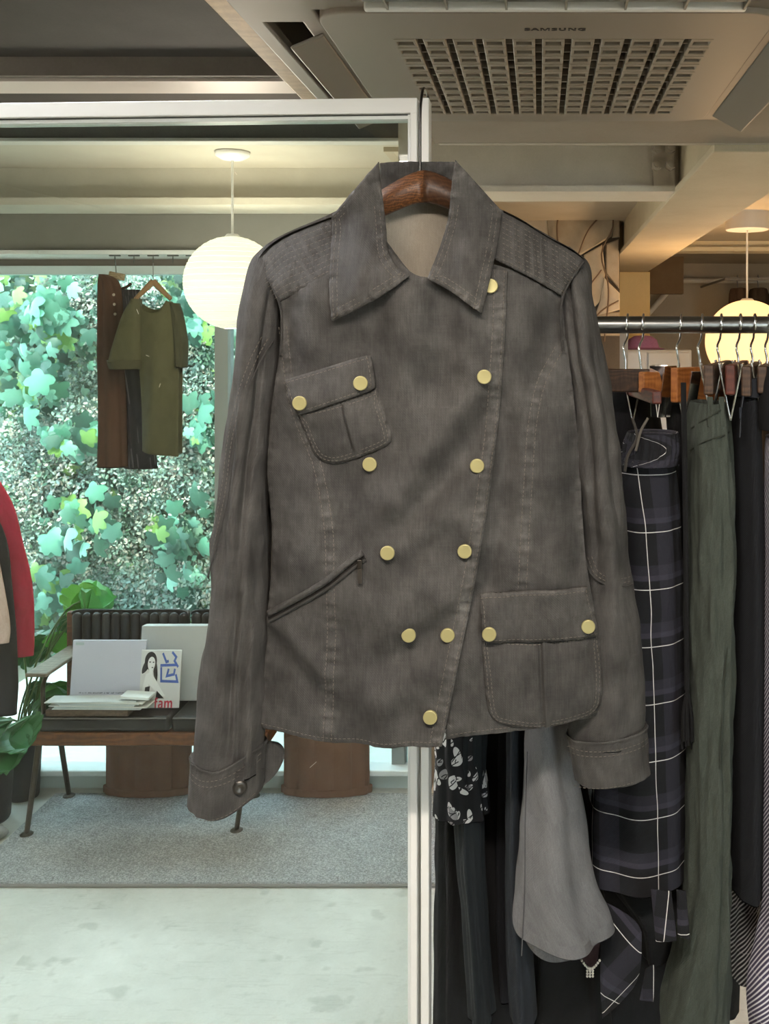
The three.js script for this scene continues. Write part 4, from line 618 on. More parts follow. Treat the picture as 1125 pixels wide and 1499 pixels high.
// olive trousers
{
  const Z = 1.38, k = Z / F, t = thing('olive_trousers', 'olive green cotton trousers hanging from a walnut clip hanger', 'trousers', at(1034, 1500, Z), 'clothes on the steel rail');
  const rows = R5([[588, 1014, 1058], [620, 1009, 1064], [700, 1006, 1071], [800, 1005, 1073], [950, 1005, 1072], [1100, 1005, 1069], [1300, 1002, 1068], [1420, 980, 1068], [1478, 968, 1067], [1545, 972, 1066]], 0, 0.055), olive = cloth('#3f453d', 0.05);
  add('leg', garment({ Z, nU: 90, nV: 150, rows, push: (th, tt, y) => (fbm(th * 4, y / 90, 5, 3) - 0.5) * 0.014 + 0.005 * Math.exp(-(((th - 2 * Math.PI - 1.0) / 0.2) ** 2)) - 0.007 * Math.exp(-(((th - 2 * Math.PI - 1.15) / 0.08) ** 2)) * ss(0.35, 0.55, tt) }), olive, t);
  const sf = (x, y) => { let i = 0; while (i < rows.length - 2 && rows[i + 1][0] < y) i++; const a = rows[i], b = rows[i + 1], u0 = cl((y - a[0]) / (b[0] - a[0])), L = lerp(a[1], b[1], u0), R = lerp(a[2], b[2], u0), u = cl((x - (L + R) / 2) / ((R - L) / 2), -0.96, 0.96); return 0.055 * Math.sqrt(1 - u * u); };
  for (const q of [[[1006, 658], [1024, 640], [1050, 632], [1062, 630]], [[1008, 626], [1020, 612], [1044, 596]], [[1060, 640], [1064, 760], [1060, 860], [1054, 940]], [[1054, 930], [1046, 1000], [1042, 1100]]]) add('seam', tube(curve(q, 14).map(([x, y]) => at(x, y, Z).add(V(0, 0, sf(x, y) + 0.002))), 0.0011, 40, 6), cloth('#373c32', 0.05), t);
  for (const x of [1030, 1046]) { const c = at(x, 590, Z); add('waist_loop', rbox(c.x - 0.004, c.x + 0.004, c.y - 0.03, c.y + 0.012, c.z + 0.047, c.z + 0.052, 0.0015), olive, t); }
}
{
  const t = G('black_trousers', 'black pressed trousers with an open zip fly', 'trousers', { Z: 1.40, rows: R5([[556, 1078, 1104], [620, 1072, 1112], [800, 1074, 1116], [1000, 1073, 1116], [1200, 1071, 1114], [1298, 1071, 1113]], 0, 0.05), push: pleats(4, 0.003, 2) }, cloth('#0d0f14', 0.015, { sheen: 0 }), { part: 'leg' });
  const c = [[1088, 556], [1087, 580], [1084, 604], [1082, 640]].map(([x, y]) => at(x, y, 1.34)); add('zipper', tube(c, 0.0022, 24, 6), M('#3a3a3e', 0.4, { metalness: 0.8 }), t); const p = at(1083, 600, 1.335); add('zip_pull', rbox(p.x - 0.002, p.x + 0.002, p.y - 0.012, p.y + 0.004, p.z, p.z + 0.0015, 0.0006), M('#222226', 0.4, { metalness: 0.8 }), t);
  add('waistband', garment({ Z: 1.395, nV: 12, rows: R5([[552, 1074, 1108], [566, 1073, 1110], [580, 1073, 1111]], 0, 0.053) }), cloth('#1b1d23', 0.02), t);
}
G('black_tunic', 'black tunic behind the pressed trousers', 'tunic', { Z: 1.45, rows: R5([[580, 1074, 1112], [900, 1072, 1114], [1250, 1072, 1114], [1366, 1072, 1110]], -0.06, 0.035), push: pleats(5, 0.003) }, black);
G('herringbone_skirt', 'black and white herringbone skirt showing below the black tunic', 'skirt', { Z: 1.46, rows: R5([[900, 1076, 1112], [1200, 1072, 1116], [1350, 1068, 1120], [1428, 1064, 1124]], -0.02, 0.045), push: pleats(4, 0.004) }, stripes('#c4c1c0', '#1e1d20', 1, 9));
G('black_slacks', 'black slacks behind the herringbone skirt', 'trousers', { Z: 1.47, rows: R5([[900, 1070, 1110], [1300, 1066, 1108], [1560, 1064, 1104]], -0.13, 0.035), push: pleats(4, 0.003) }, black);
G('striped_shirt', 'purple and white diagonal striped shirt dress', 'shirt', { Z: 1.37, nU: 96, rows: R5([[640, 1122, 1190], [680, 1119, 1210], [780, 1119, 1225], [1000, 1118, 1240], [1290, 1116, 1250], [1370, 1106, 1255], [1440, 1092, 1260], [1520, 1098, 1262]], 0, 0.06), push: pleats(5, 0.004, 0.5) }, stripes('#e2dfe6', '#4d465c', 1, 9));
G('black_cardigan', 'black cardigan shoulder above the striped shirt', 'cardigan', { Z: 1.36, rows: R5([[536, 1118, 1170], [560, 1110, 1190], [600, 1108, 1200], [628, 1110, 1205]], 0.01, 0.05) }, black);
// far rail with a few dark clothes beyond the globe lamp
{
  const Z = 6.6, t = thing('far_rail', 'thin rail with hooks on the far wall behind the globe lamp', 'clothes rail', at(1100, 408, Z));
  add('rod', rod(at(1060, 408, Z), at(1300, 408, Z), 0.014, 10), M('#8f8a80', 0.5), t); for (const x of [1062, 1290]) { const c = at(x, 408, Z); add('bracket', rod(c, V(c.x, c.y, zB), 0.01, 8), M('#8f8a80', 0.5), t); }
  let n = 0; for (const [a, b, y, c, l] of [[1066, 1092, 700, '#4a3524', 'brown coat on the far rail behind the globe lamp'], [1096, 1122, 720, '#3a3026', 'dark umber coat on the far rail behind the globe lamp'], [1126, 1160, 700, '#2a2522', 'black-brown coat on the far rail beyond the lamp']]) {
    const g = thing('far_coat', l, 'coat', at((a + b) / 2, y, Z), 'coats on the far rail'); add('body', garment({ Z, nU: 40, nV: 30, rows: R5([[424, (a + b) / 2 - 4, (a + b) / 2 + 4], [436, a, b], [560, a, b], [y, a, b]], 0, 0.1), push: pleats(5, 0.01, n++) }), cloth(c, 0.04), g);
    const h = at((a + b) / 2, 408, Z); add('hook', tube([V(h.x, h.y + 0.0, h.z + 0.022), V(h.x, h.y + 0.024, h.z), V(h.x, h.y, h.z - 0.024), V(h.x, h.y - 0.045, h.z), V(h.x, h.y - 0.1, h.z)], 0.004, 16, 5), steel, g);
  }
}

// ---------- bench by the garden window ----------
{
  const Zf = 3.66, Zb = 4.0, t = thing('bench', 'two-seat bench with wooden frame, metal legs and black ribbed cushions', 'bench', V(X(190, Zf), 0, -3.8));
  const oak = wood('#7a4a24', '#4f2c14', 0.5), metal = M('#4a4238', 0.4, { metalness: 0.8 }), hide = M('#221f1d', 0.42), x0 = X(44, Zf), x1 = X(392, Zf), seatY = Y(1048, Zf), railT = Y(1071, Zf), railB = Y(1091, Zf);
  const fz = 0.016; // top of the rug
  for (const [a, b] of [[at(57, 1088, 3.68), V(X(39, Zf), fz, -Zf)], [at(365, 1088, 3.68), V(X(346, 3.69), fz, -3.69)], [V(X(93, 3.95), railB, -3.9), V(X(101, 3.97), fz, -3.97)], [V(X(380, 3.95), railB, -3.9), V(X(372, 3.97), fz, -3.97)]]) { const l = add('leg', rod(b, a, 0.0095, 12, 0.0115), metal, t); add('foot_disc', lathe([[0, 0.008], [0.016, 0.007], [0.024, 0.002], [0.024, 0]], V(b.x, 0.0145, b.z), 20), metal, l); }
  add('front_rail', rbox(x0, x1, railB, railT, -Zf + 0.01, -Zf - 0.03, 0.008), oak, t); add('back_rail', rbox(x0, x1, railB, railT, -3.9, -3.93, 0.006), oak, t);
  for (const x of [x0, x1 - 0.03]) add('side_rail', rbox(x, x + 0.03, railB - 0.004, railT + 0.004, -Zf, -3.92, 0.006), oak, t);
  add('brace', rod(V(x0 + 0.03, railB - 0.016, -Zf - 0.05), V(x1 - 0.03, railB - 0.016, -Zf - 0.05), 0.007, 10), metal, t);
  const xj = X(250, Zf);
  for (const [a, b] of [[X(56, Zf), xj - 0.003], [xj + 0.003, x1 - 0.01]]) { const c = add('seat_cushion', rbox(a, b, railT, seatY, -Zf + 0.012, -3.9, 0.018, 4), hide, t); add('piping', tube([V(a + 0.01, seatY - 0.004, -Zf + 0.014), V((a + b) / 2, seatY - 0.004, -Zf + 0.016), V(b - 0.01, seatY - 0.004, -Zf + 0.014)], 0.003, 16, 6), M('#6e6a68', 0.4), c); }
  // reclining back of upright rolls
  const yT = Y(892, 3.97), xb = X(278, 3.95);
  for (const [a, b] of [[X(106, 3.95), xb - 0.006], [xb + 0.006, X(430, 3.95)]]) {
    const n = Math.round((b - a) / 0.041), w = (b - a) / n, c = add('back_cushion', rbox(a, b, seatY - 0.01, yT, -3.955, -3.975, 0.008), hide, t);
    for (let i = 0; i < n; i++) { const g = new THREE.CapsuleGeometry(w * 0.5, yT - seatY - w - 0.01, 5, 14); g.scale(1, 1, 0.75); g.translate(a + w * (i + 0.5), (yT + seatY) / 2 - 0.002, -3.95); add('roll', g, hide, c); }
    add('piping', tube([V(a, yT - 0.01, -3.945), V(a + 0.01, yT - 0.001, -3.945), V((a + b) / 2, yT + 0.001, -3.945), V(b - 0.01, yT - 0.001, -3.945), V(b, yT - 0.01, -3.945)], 0.005, 40, 6), M('#0f0e0e', 0.35), c);
  }
  for (const x of [X(103, 3.97), X(436, 3.97)]) add('back_post', rbox(x - 0.014, x + 0.014, railB, yT - 0.01, -3.965, -3.995, 0.005), wood('#6a3f26', '#3f2313', 0.4), t);
  // arm
  for (const px of [58, 400]) { const y = Y(988, Zf), x = X(px, Zf); const g = rbox(-0.042, 0.042, 0, 0.016, -0.17, 0.17, 0.006); g.translate(x, y, -3.8); add('armrest', g, wood('#8a7d6c', '#5f5243', 0.4), t); add('arm_support', tube([V(x, railT, -3.7), V(x, y - 0.04, -3.69), V(x + 0.004, y - 0.006, -3.74), V(x + 0.004, y - 0.004, -3.9)], 0.0085, 30, 10), metal, t); }
  // things lying and leaning on the seat
  const lean = (pts, Zm, tilt, th) => { const [px0, px1, pyT, pyB] = pts, w = X(px1, Zm) - X(px0, Zm), h = Y(pyT, Zm) - Y(pyB, Zm), g = rbox(-w / 2, w / 2, 0, h, -th / 2, th / 2, 0.002); g.rotateX(-tilt); g.translate((X(px0, Zm) + X(px1, Zm)) / 2, seatY + 0.004, -Zm); return [g, w, h]; };
  const face = (w, h, Zm, px0, px1, tilt, th, tx) => { const g = new THREE.PlaneGeometry(w * 0.99, h * 0.99); g.translate(0, h / 2, th / 2 + 0.0006); g.rotateX(-tilt); g.translate((X(px0, Zm) + X(px1, Zm)) / 2, seatY + 0.004, -Zm); return g; };
  const place = (name, label, cat, pts, Zm, tilt, th, mat, draw, cw = 512, ch = 512) => { const o = thing(name, label, cat, V((X(pts[0], Zm) + X(pts[1], Zm)) / 2, seatY, -Zm)), [g, w, h] = lean(pts, Zm, tilt, th); add('board', g, mat, o); if (draw) add('print', face(w, h, Zm, pts[0], pts[1], tilt, th), new THREE.MeshStandardMaterial({ map: canvasTex(cw, ch, draw), roughness: 0.6 }), o); return o; };
  place('cardboard_box', 'flat pale cardboard carton standing at the back of the bench', 'box', [206, 306, 942, 1048], 3.82, 0.12, 0.05, mottled('#b3b2ae', 0.03, 0.3), (c, w, h) => { c.fillStyle = '#b3b3b0'; c.fillRect(0, 0, w, h); c.strokeStyle = '#b5b5b2'; c.lineWidth = 3; for (const x of [0.12, 0.5, 0.93]) { c.beginPath(); c.moveTo(w * x, 0); c.lineTo(w * x, h); c.stroke(); } });
  place('display_board', 'large white panel with a line of small print leaning on the bench back', 'panel', [102, 210, 927, 1022], 3.74, 0.13, 0.012, M('#c4c5cf', 0.5), (c, w, h) => { c.fillStyle = '#c2c3d0'; c.fillRect(0, 0, w, h); c.fillStyle = '#a9b6b8'; c.fillRect(18, 14, 60, 22); c.fillStyle = '#6d6f78'; for (let i = 0; i < 60; i++) { const x = 30 + i * 8; if (hash(i, 5) > 0.2) c.fillRect(x, 398 + 4 * hash(i, 2), 3 + 4 * hash(i, 3), 9); } c.fillStyle = '#4c4e58'; c.fillRect(110, 424, 40, 8); for (let i = 0; i < 30; i++) c.fillRect(30 + i * 15, 428, 6, 4); }).children[0];
  place('graphic_print', 'white print with a black stencil figure, blue characters and red letters', 'poster', [203, 262, 968, 1050], 3.73, 0.14, 0.006, M('#e9e9e6', 0.6), (c, w, h) => {
    c.fillStyle = '#d2d2d0'; c.fillRect(0, 0, w, h); c.fillStyle = '#2b2a2e';
    c.beginPath(); c.ellipse(125, 95, 78, 82, 0, 0, 7); c.fill(); c.beginPath(); c.moveTo(60, 90); c.quadraticCurveTo(0, 170, 20, 210); c.quadraticCurveTo(70, 200, 100, 150); c.fill(); c.beginPath(); c.moveTo(185, 70); c.quadraticCurveTo(240, 200, 210, 300); c.quadraticCurveTo(180, 280, 165, 190); c.fill();
    c.fillStyle = '#e6e6e4'; c.beginPath(); c.ellipse(135, 120, 48, 62, 0.1, 0, 7); c.fill(); c.fillRect(112, 165, 40, 50); c.beginPath(); c.moveTo(70, 215); c.quadraticCurveTo(130, 180, 180, 240); c.lineTo(330, 410); c.lineTo(250, 400); c.lineTo(110, 300); c.lineTo(90, 420); c.lineTo(10, 420); c.closePath(); c.fill();
    c.fillStyle = '#2b2a2e'; c.fillRect(105, 100, 22, 10); c.fillRect(150, 102, 20, 10); c.fillRect(138, 150, 22, 8); c.beginPath(); c.moveTo(70, 330); c.lineTo(130, 320); c.lineTo(120, 420); c.lineTo(60, 400); c.fill(); c.beginPath(); c.moveTo(220, 360); c.lineTo(320, 430); c.lineTo(210, 430); c.fill();
    c.strokeStyle = '#4763b0'; c.lineWidth = 24; c.lineJoin = 'miter'; c.beginPath(); c.moveTo(275, 25); c.lineTo(325, 105); c.lineTo(355, 95); c.stroke(); c.beginPath(); c.moveTo(395, 15); c.lineTo(450, 60); c.lineTo(430, 95); c.lineTo(480, 150); c.stroke(); c.beginPath(); c.moveTo(250, 135); c.lineTo(470, 130); c.moveTo(262, 150); c.lineTo(270, 275); c.lineTo(480, 280); c.lineTo(455, 215); c.moveTo(360, 165); c.lineTo(340, 230); c.lineTo(430, 215); c.lineTo(440, 165); c.stroke();
    c.fillStyle = '#c3263e'; c.font = 'bold 130px sans-serif'; c.fillText('fam', 190, 520);
  });
  const pile = thing('paper_pile', 'untidy pile of white papers on a brown board on the bench', 'papers', V(X(140, 3.68), seatY, -3.72));
  add('board', rbox(X(72, 3.68), X(192, 3.68), seatY + 0.001, seatY + 0.026, -3.65, -3.72, 0.003), wood('#6a5646', '#4a3a2e', 0.3), pile);
  for (let i = 0; i < 7; i++) { const w = 0.14 + 0.055 * hash(i, 3), g = rbox(-w, w, 0, 0.0035, -0.036, 0.036, 0.001); g.rotateY((hash(i, 4) - 0.5) * 0.1); g.translate(X(143, 3.68) + (hash(i, 1) - 0.5) * 0.03, seatY + 0.027 + i * 0.0045, -3.685); add('sheet', g, M(['#d3d9d8', '#c6d0d2', '#dadad5'][i % 3], 0.6), pile); }
  const bk = thing('white_booklet', 'thin white booklet lying on top of the paper pile', 'booklet', V(X(200, 3.66), seatY + 0.058, -3.7)); { const g = rbox(-0.055, 0.055, 0, 0.012, -0.032, 0.032, 0.003); g.rotateZ(-0.06); g.translate(X(197, 3.66), seatY + 0.0625, -3.688); add('cover', g, M('#e9f0ee', 0.5), bk); }
}
// brown fluted stools between bench and window
for (const [px, l] of [[218, 'brown ribbed cardboard stool behind the bench'], [478, 'brown ribbed cardboard stool in front of the window below the jacket']]) {
  const Zs = 4.005, r = 0.175, h = 0.33, c = V(X(px, Zs), 0, -Zs), t = thing('ribbed_stool', l, 'stool', c, 'brown stools by the window'), m = mottled('#6e4a34', 0.03, 0.4, { roughness: 0.55 });
  const drum = (R, y0, y1, amp) => { const s = new THREE.Shape(); for (let i = 0; i < 120; i++) { const a = i / 120 * Math.PI * 2, q = R - amp * Math.abs(Math.sin(a * 6)) ** 6; s[i ? 'lineTo' : 'moveTo'](q * Math.cos(a), q * Math.sin(a) * 0.3); } s.closePath(); const g = new THREE.ExtrudeGeometry(s, { depth: y1 - y0 - 0.008, bevelEnabled: true, bevelSize: 0.004, bevelThickness: 0.004, bevelSegments: 2 }); g.rotateX(-Math.PI / 2); g.translate(c.x, y0 + 0.004, c.z); return g; };
  add('body', drum(r, 0.016, h, 0.02), m, t); add('base', drum(r + 0.012, 0.015, 0.045, 0.01), m, t); add('top', drum(r + 0.006, h, h + 0.02, 0.008), m, t);
}
// ---------- plants ----------
const leafMat = (c, o = {}) => MP(c, 0.45, { side: THREE.DoubleSide, transmission: 0.25, thickness: 0, ...o });
function monsteraGeo(s, cuts = 5) {
  const sh = new THREE.Shape(), edge = (t) => 0.5 * Math.sin(Math.PI * Math.min(1, t * 1.02) ** 0.75) * s; sh.moveTo(0, 0);
  for (const sg of [1, -1]) { const q = []; for (let i = 1; i <= cuts; i++) { const t0 = (i - 0.85) / (cuts + 0.6), t1 = (i - 0.15) / (cuts + 0.6); q.push([edge(t0) * 1.05 + 0.02 * s, t0 * s - 0.05 * s], [edge((t0 + t1) / 2) * 1.08 + 0.03 * s, (t0 + t1) / 2 * s], [edge(t1), t1 * s], [edge(t1) * 0.5, t1 * s + 0.01 * s]); } if (sg > 0) { for (const [x, y] of q) sh.lineTo(x, y); sh.lineTo(0, s); } else for (const [x, y] of q.reverse()) sh.lineTo(-x, y); }
  const g = new THREE.ExtrudeGeometry(sh, { depth: 0.0008, bevelEnabled: false }); const p = g.attributes.position; for (let i = 0; i < p.count; i++) { const x = p.getX(i), y = p.getY(i); p.setZ(i, p.getZ(i) - 0.9 * x * x / s - 0.35 * y * y / s); } g.computeVertexNormals(); return g;
}
function plant(name, label, base, mats, leaves, potR, potH, potMat) {
  const t = thing(name, label, 'plant', base);
  const pot = add('pot', lathe([[0, 0.004], [potR * 0.8, 0], [potR * 0.84, 0.01], [potR, potH], [potR * 0.95, potH], [potR * 0.93, potH - 0.03]], base, 32), potMat, t); add('soil', lathe([[0, potH - 0.03], [potR * 0.935, potH - 0.035]], base, 24), M('#2c2218', 1), pot);
  for (const [p, s, rx, ry, rz, mi] of leaves) {
    const root = V(base.x + (hash(s * 999, 1) - 0.5) * 0.08, base.y + potH - 0.03, base.z + (hash(s * 999, 2) - 0.5) * 0.08);
    const g = monsteraGeo(s, 5); g.rotateX(rx); g.rotateY(ry); g.rotateZ(rz); g.translate(p.x, p.y, p.z);
    const l = add('leaf', g, mats[mi], t); add('stem', tube([root, V(lerp(root.x, p.x, 0.35), lerp(root.y, p.y, 0.6), lerp(root.z, p.z, 0.4)), V(lerp(root.x, p.x, 0.8), lerp(root.y, p.y, 0.95), lerp(root.z, p.z, 0.85)), p], 0.0042, 20, 6), leafMat('#4a6b2f'), l);
  }
}
const lm = [leafMat('#3f8a2c'), leafMat('#225a2a'), leafMat('#5fae35'), leafMat('#2f6f35')], potBlack = M('#1a1b1d', 0.6);
plant('monstera', 'tall monstera rising behind the bench arm', V(X(36, 4.0), 0, -3.995), lm, [[at(105, 905, 4.03), 0.17, -0.3, 0.4, -0.7, 2], [at(118, 880, 4.03), 0.18, -0.9, -0.3, -1.2, 0], [at(128, 898, 4.03), 0.19, -1.9, -0.2, -1.1, 1], [at(96, 900, 4.03), 0.12, -2.4, 0.1, 0.5, 3], [at(92, 925, 4.03), 0.12, -2.6, 0, -0.3, 2], [at(78, 1000, 4.03), 0.2, -2.2, 0.5, 0.3, 0], [at(45, 1000, 4.03), 0.18, -2.3, -0.2, 0.6, 3], [at(75, 1020, 4.03), 0.17, -2.5, 0.3, 0.4, 1], [at(30, 940, 4.03), 0.15, -2.2, 0.2, 0.9, 3], [at(60, 960, 4.03), 0.16, -0.5, 0.2, 0.8, 1]], 0.07, 0.26, potBlack);
plant('monstera', 'low monstera with split leaves in a black pot under the coats', V(X(-14, 3.84), 0, -3.8), lm, [[at(8, 1052, 3.5), 0.2, 2.3, -0.3, 0.2, 1], [at(26, 1056, 3.52), 0.17, 2.5, 0.4, 0.5, 3], [at(-4, 1036, 3.55), 0.18, 2.1, -0.6, -0.4, 0], [at(-12, 1090, 3.5), 0.17, 2.6, 0.1, -0.4, 1], [at(12, 1080, 3.48), 0.16, 2.5, 0.3, 0.3, 3]], 0.11, 0.33, potBlack);
{ const c = V(-2.1, 0, -3.66), t = thing('folded_cloth', 'crumpled pale grey cloth on the floor beside the black pot', 'cloth', c), P = new THREE.SphereGeometry(0.06, 32, 16); P.scale(1, 0.42, 0.7); const q = P.attributes.position; for (let i = 0; i < q.count; i++) { const f = 1 + (fbm(q.getX(i) * 60, q.getZ(i) * 60 + q.getY(i) * 40, 4, 3) - 0.5) * 0.5; q.setXYZ(i, q.getX(i) * f, Math.max(-0.02, q.getY(i) * f), q.getZ(i) * f); } P.computeVertexNormals(); P.translate(c.x, 0.021, c.z); add('bundle', P, cloth('#a9a8a4', 0.05), t); }

// ---------- clothes hanging in front of the window ----------
{
  const Z = 3.84, ZT = 3.94, t = thing('ceiling_track', 'row of small dark hooks in a white track above the window', 'hook track', at(224, 361, Z));
  add('track', rbox(X(60, Z), X(420, Z), EYE + 0.352 - 0.004, EYE + 0.366, -Z + 0.02, -Z - 0.018, 0.002), M('#d5d8d4', 0.4), t);
  for (const x of [168, 196, 224, 253, 280]) { const c = at(x, 361, Z); add('glider', [rbox(c.x - 0.022, c.x + 0.022, EYE + 0.342, EYE + 0.349, -Z - 0.006, -Z + 0.006, 0.002), rod(V(c.x, EYE + 0.343, -Z), V(c.x, EYE + 0.315, -Z), 0.002, 6)], M('#4f5350', 0.5), t); }
  const k = Z / F, brown = cloth('#4a3122', 0.05), oliveK = cloth('#46442b', 0.05);
  const tr = thing('brown_trousers', 'rust brown wide trousers with a dark streaked leg hanging at the window', 'trousers', at(185, 688, Z), 'clothes at the window');
  add('hanger_hook', tube([at(168, 362, Z).add(V(0, -0.02, 0)), at(169, 385, 3.9), at(170, 402, ZT)], 0.0018, 12, 6), steel, tr); { const c = at(171, 404, ZT), g = rbox(-0.033, 0.033, -0.014, 0.014, -0.006, 0.006, 0.003); g.rotateZ(-0.2); g.translate(c.x, c.y, c.z); add('hanger_bar', g, wood('#a9967a', '#7d6a4e', 0.2), tr); }
  add('waist', tube([at(148, 404, ZT), at(160, 424, ZT), at(185, 420, ZT), at(192, 415, ZT)], 0.006, 20, 6), cloth('#3a2618', 0.04), tr);
  add('leg', garment({ Z: ZT, nU: 56, nV: 60, rows: R5([[402, 147, 158], [420, 145, 176], [500, 143, 182], [600, 144, 184], [684, 143, 186]], 0, 0.035), push: pleats(5, 0.006, 1) }), brown, tr);
  const streak = every(canvasTex(256, 256, (c, w, h) => { c.fillStyle = '#17131a'; c.fillRect(0, 0, w, h); for (let i = 0; i < 60; i++) { c.fillStyle = hash(i, 3) > 0.5 ? 'rgba(150,140,140,0.55)' : 'rgba(70,55,60,0.6)'; c.fillRect(hash(i, 1) * w, hash(i, 2) * h, 2 + 5 * hash(i, 4), 20 + 70 * hash(i, 5)); } }), 0.2, 0.5);
  add('leg', garment({ Z: ZT + 0.02, nU: 56, nV: 60, rows: R5([[424, 174, 204], [520, 178, 212], [600, 182, 222], [686, 184, 229]], 0, 0.03), push: pleats(6, 0.006, 2) }), new THREE.MeshStandardMaterial({ map: streak, roughness: 0.7, side: THREE.DoubleSide }), tr, 'dark streaked leg');
  { const bt = new THREE.SphereGeometry(0.006, 10, 8); for (const [x, y] of [[172, 432], [173, 446], [174, 460]]) { const c = at(x, y, ZT); add('button', bt.clone().scale(1, 1, 0.5).translate(c.x, c.y, c.z + 0.036), M('#b9b0a0', 0.4), tr); } }
  const ts = thing('olive_tunic', 'long olive green short-sleeved top on a wooden hanger at the window', 'top', at(232, 670, Z), 'clothes at the window');
  const hg = thing('wooden_hanger', 'pale wooden hanger carrying the olive top at the window', 'hanger', at(224, 410, Z)); add('hook', tube([at(224, 362, Z).add(V(0, -0.02, 0)), at(224, 390, Z), at(224, 408, Z)], 0.0018, 12, 6), steel, hg);
  for (const s of [-1, 1]) add('arm', rod(at(224, 412, Z), at(224 + s * 26, 438, Z), 0.013, 10, 0.008), wood('#9b7c56', '#6f5236', 0.2), hg);
  const Zt = Z - 0.04;
  add('body', panel({ out: [[198, 436, 1], [204, 444], [216, 458], [233, 459], [242, 448], [246, 440, 1], [258, 446], [264, 460, 1], [262, 540], [262, 620], [263, 668, 1], [236, 666], [210, 660, 1], [206, 560], [198, 480]], Z: Zt, d: (x, y) => 0.03 * (1 - ((x - 232) / 36) ** 2) + 0.012 * Math.sin(x / 7 + y / 90) * ss(470, 560, y), step: 2, thick: 0.003, wear: 0 }), oliveK, ts);
  add('back', panel({ out: [[198, 436, 1], [207, 445], [220, 453], [234, 453], [242, 446], [246, 440, 1], [258, 446], [268, 470, 1], [266, 560], [266, 664, 1], [236, 664], [212, 656, 1], [206, 560], [198, 480]], Z: Zt + 0.04, d: (x, y) => -0.015 * (1 - ((x - 232) / 36) ** 2), step: 4, thick: 0.003, wear: 0 }), oliveK, ts);
  const sl = add('sleeve', garment({ Z: Zt, nU: 48, nV: 30, rows: R5([[438, 194, 206], [470, 178, 208], [505, 166, 208], [531, 158, 209]], 0.0, 0.04), push: pleats(3, 0.005) }), oliveK, ts); add('cuff', garment({ Z: Zt, nU: 48, nV: 6, rows: R5([[527, 157, 210], [534, 158, 210], [541, 161, 206]], 0, 0.043) }), cloth('#3d3a24', 0.04), sl);
  add('sleeve', garment({ Z: Zt + 0.01, nU: 48, nV: 30, rows: R5([[444, 250, 262], [470, 254, 270], [505, 258, 275], [538, 260, 273]], 0.0, 0.04), push: pleats(3, 0.005) }), cloth('#353420', 0.05), ts);
}
// ---------- coats on a rail at the left ----------
{
  const Z = 2.75, t = thing('side_rail', 'clothes rail carrying the red and black coats by the window', 'clothes rail', V(X(-130, Z), 0, -Z));
  add('rod', rod(V(X(-260, Z), 1.62, -Z), V(X(-20, Z), 1.62, -Z), 0.013, 16), steel, t); add('post', rod(V(X(-250, Z), 0, -Z), V(X(-250, Z), 1.62, -Z), 0.013, 16), steel, t); add('foot', rod(V(X(-250, Z), 0.014, -Z + 0.2), V(X(-250, Z), 0.014, -Z - 0.2), 0.013, 12), steel, t);
  const C = (name, label, rows, c, ph) => { const g = thing(name, label, 'coat', at(rows[rows.length - 1][1], rows[rows.length - 1][0], Z), 'coats on the side rail'); add('body', garment({ Z, nU: 72, nV: 70, rows, push: pleats(4, 0.007, ph) }), cloth(c, 0.06), g); return g; };
  const red = C('red_coat', 'red coat with long sleeve hanging at the edge of the window', [[700, -64, -21, -0.05, 0.026], [740, -54, 3, -0.05, 0.026], [800, -50, 19, -0.05, 0.026], [860, -44, 31, -0.05, 0.026], [920, -34, 35, -0.05, 0.026], [968, -24, 33, -0.05, 0.026]], '#a3283a', 0.5);
  const blk = C('black_coat', 'black coat hanging in front of the red coat', [[700, -104, -33, 0.02, 0.026], [780, -94, 9, 0.02, 0.026], [860, -90, 21, 0.02, 0.026], [960, -88, 29, 0.02, 0.026], [1042, -86, 29, 0.02, 0.026]], '#1a191b', 2); { const c = at(5, 972, Z); add('price_tag', rbox(c.x - 0.014, c.x + 0.012, c.y - 0.02, c.y + 0.02, c.z + 0.05, c.z + 0.052, 0.001), M('#e6e4de', 0.6), blk); }
  C('knit_cardigan', 'dusty pink knitted cardigan hanging in front of the black coat', [[700, -134, -32, 0.1, 0.026], [780, -124, 16, 0.1, 0.026], [840, -120, 30, 0.1, 0.026], [900, -118, 40, 0.1, 0.026], [925, -116, 39, 0.1, 0.026]], '#b39a8c', 1.1);
}

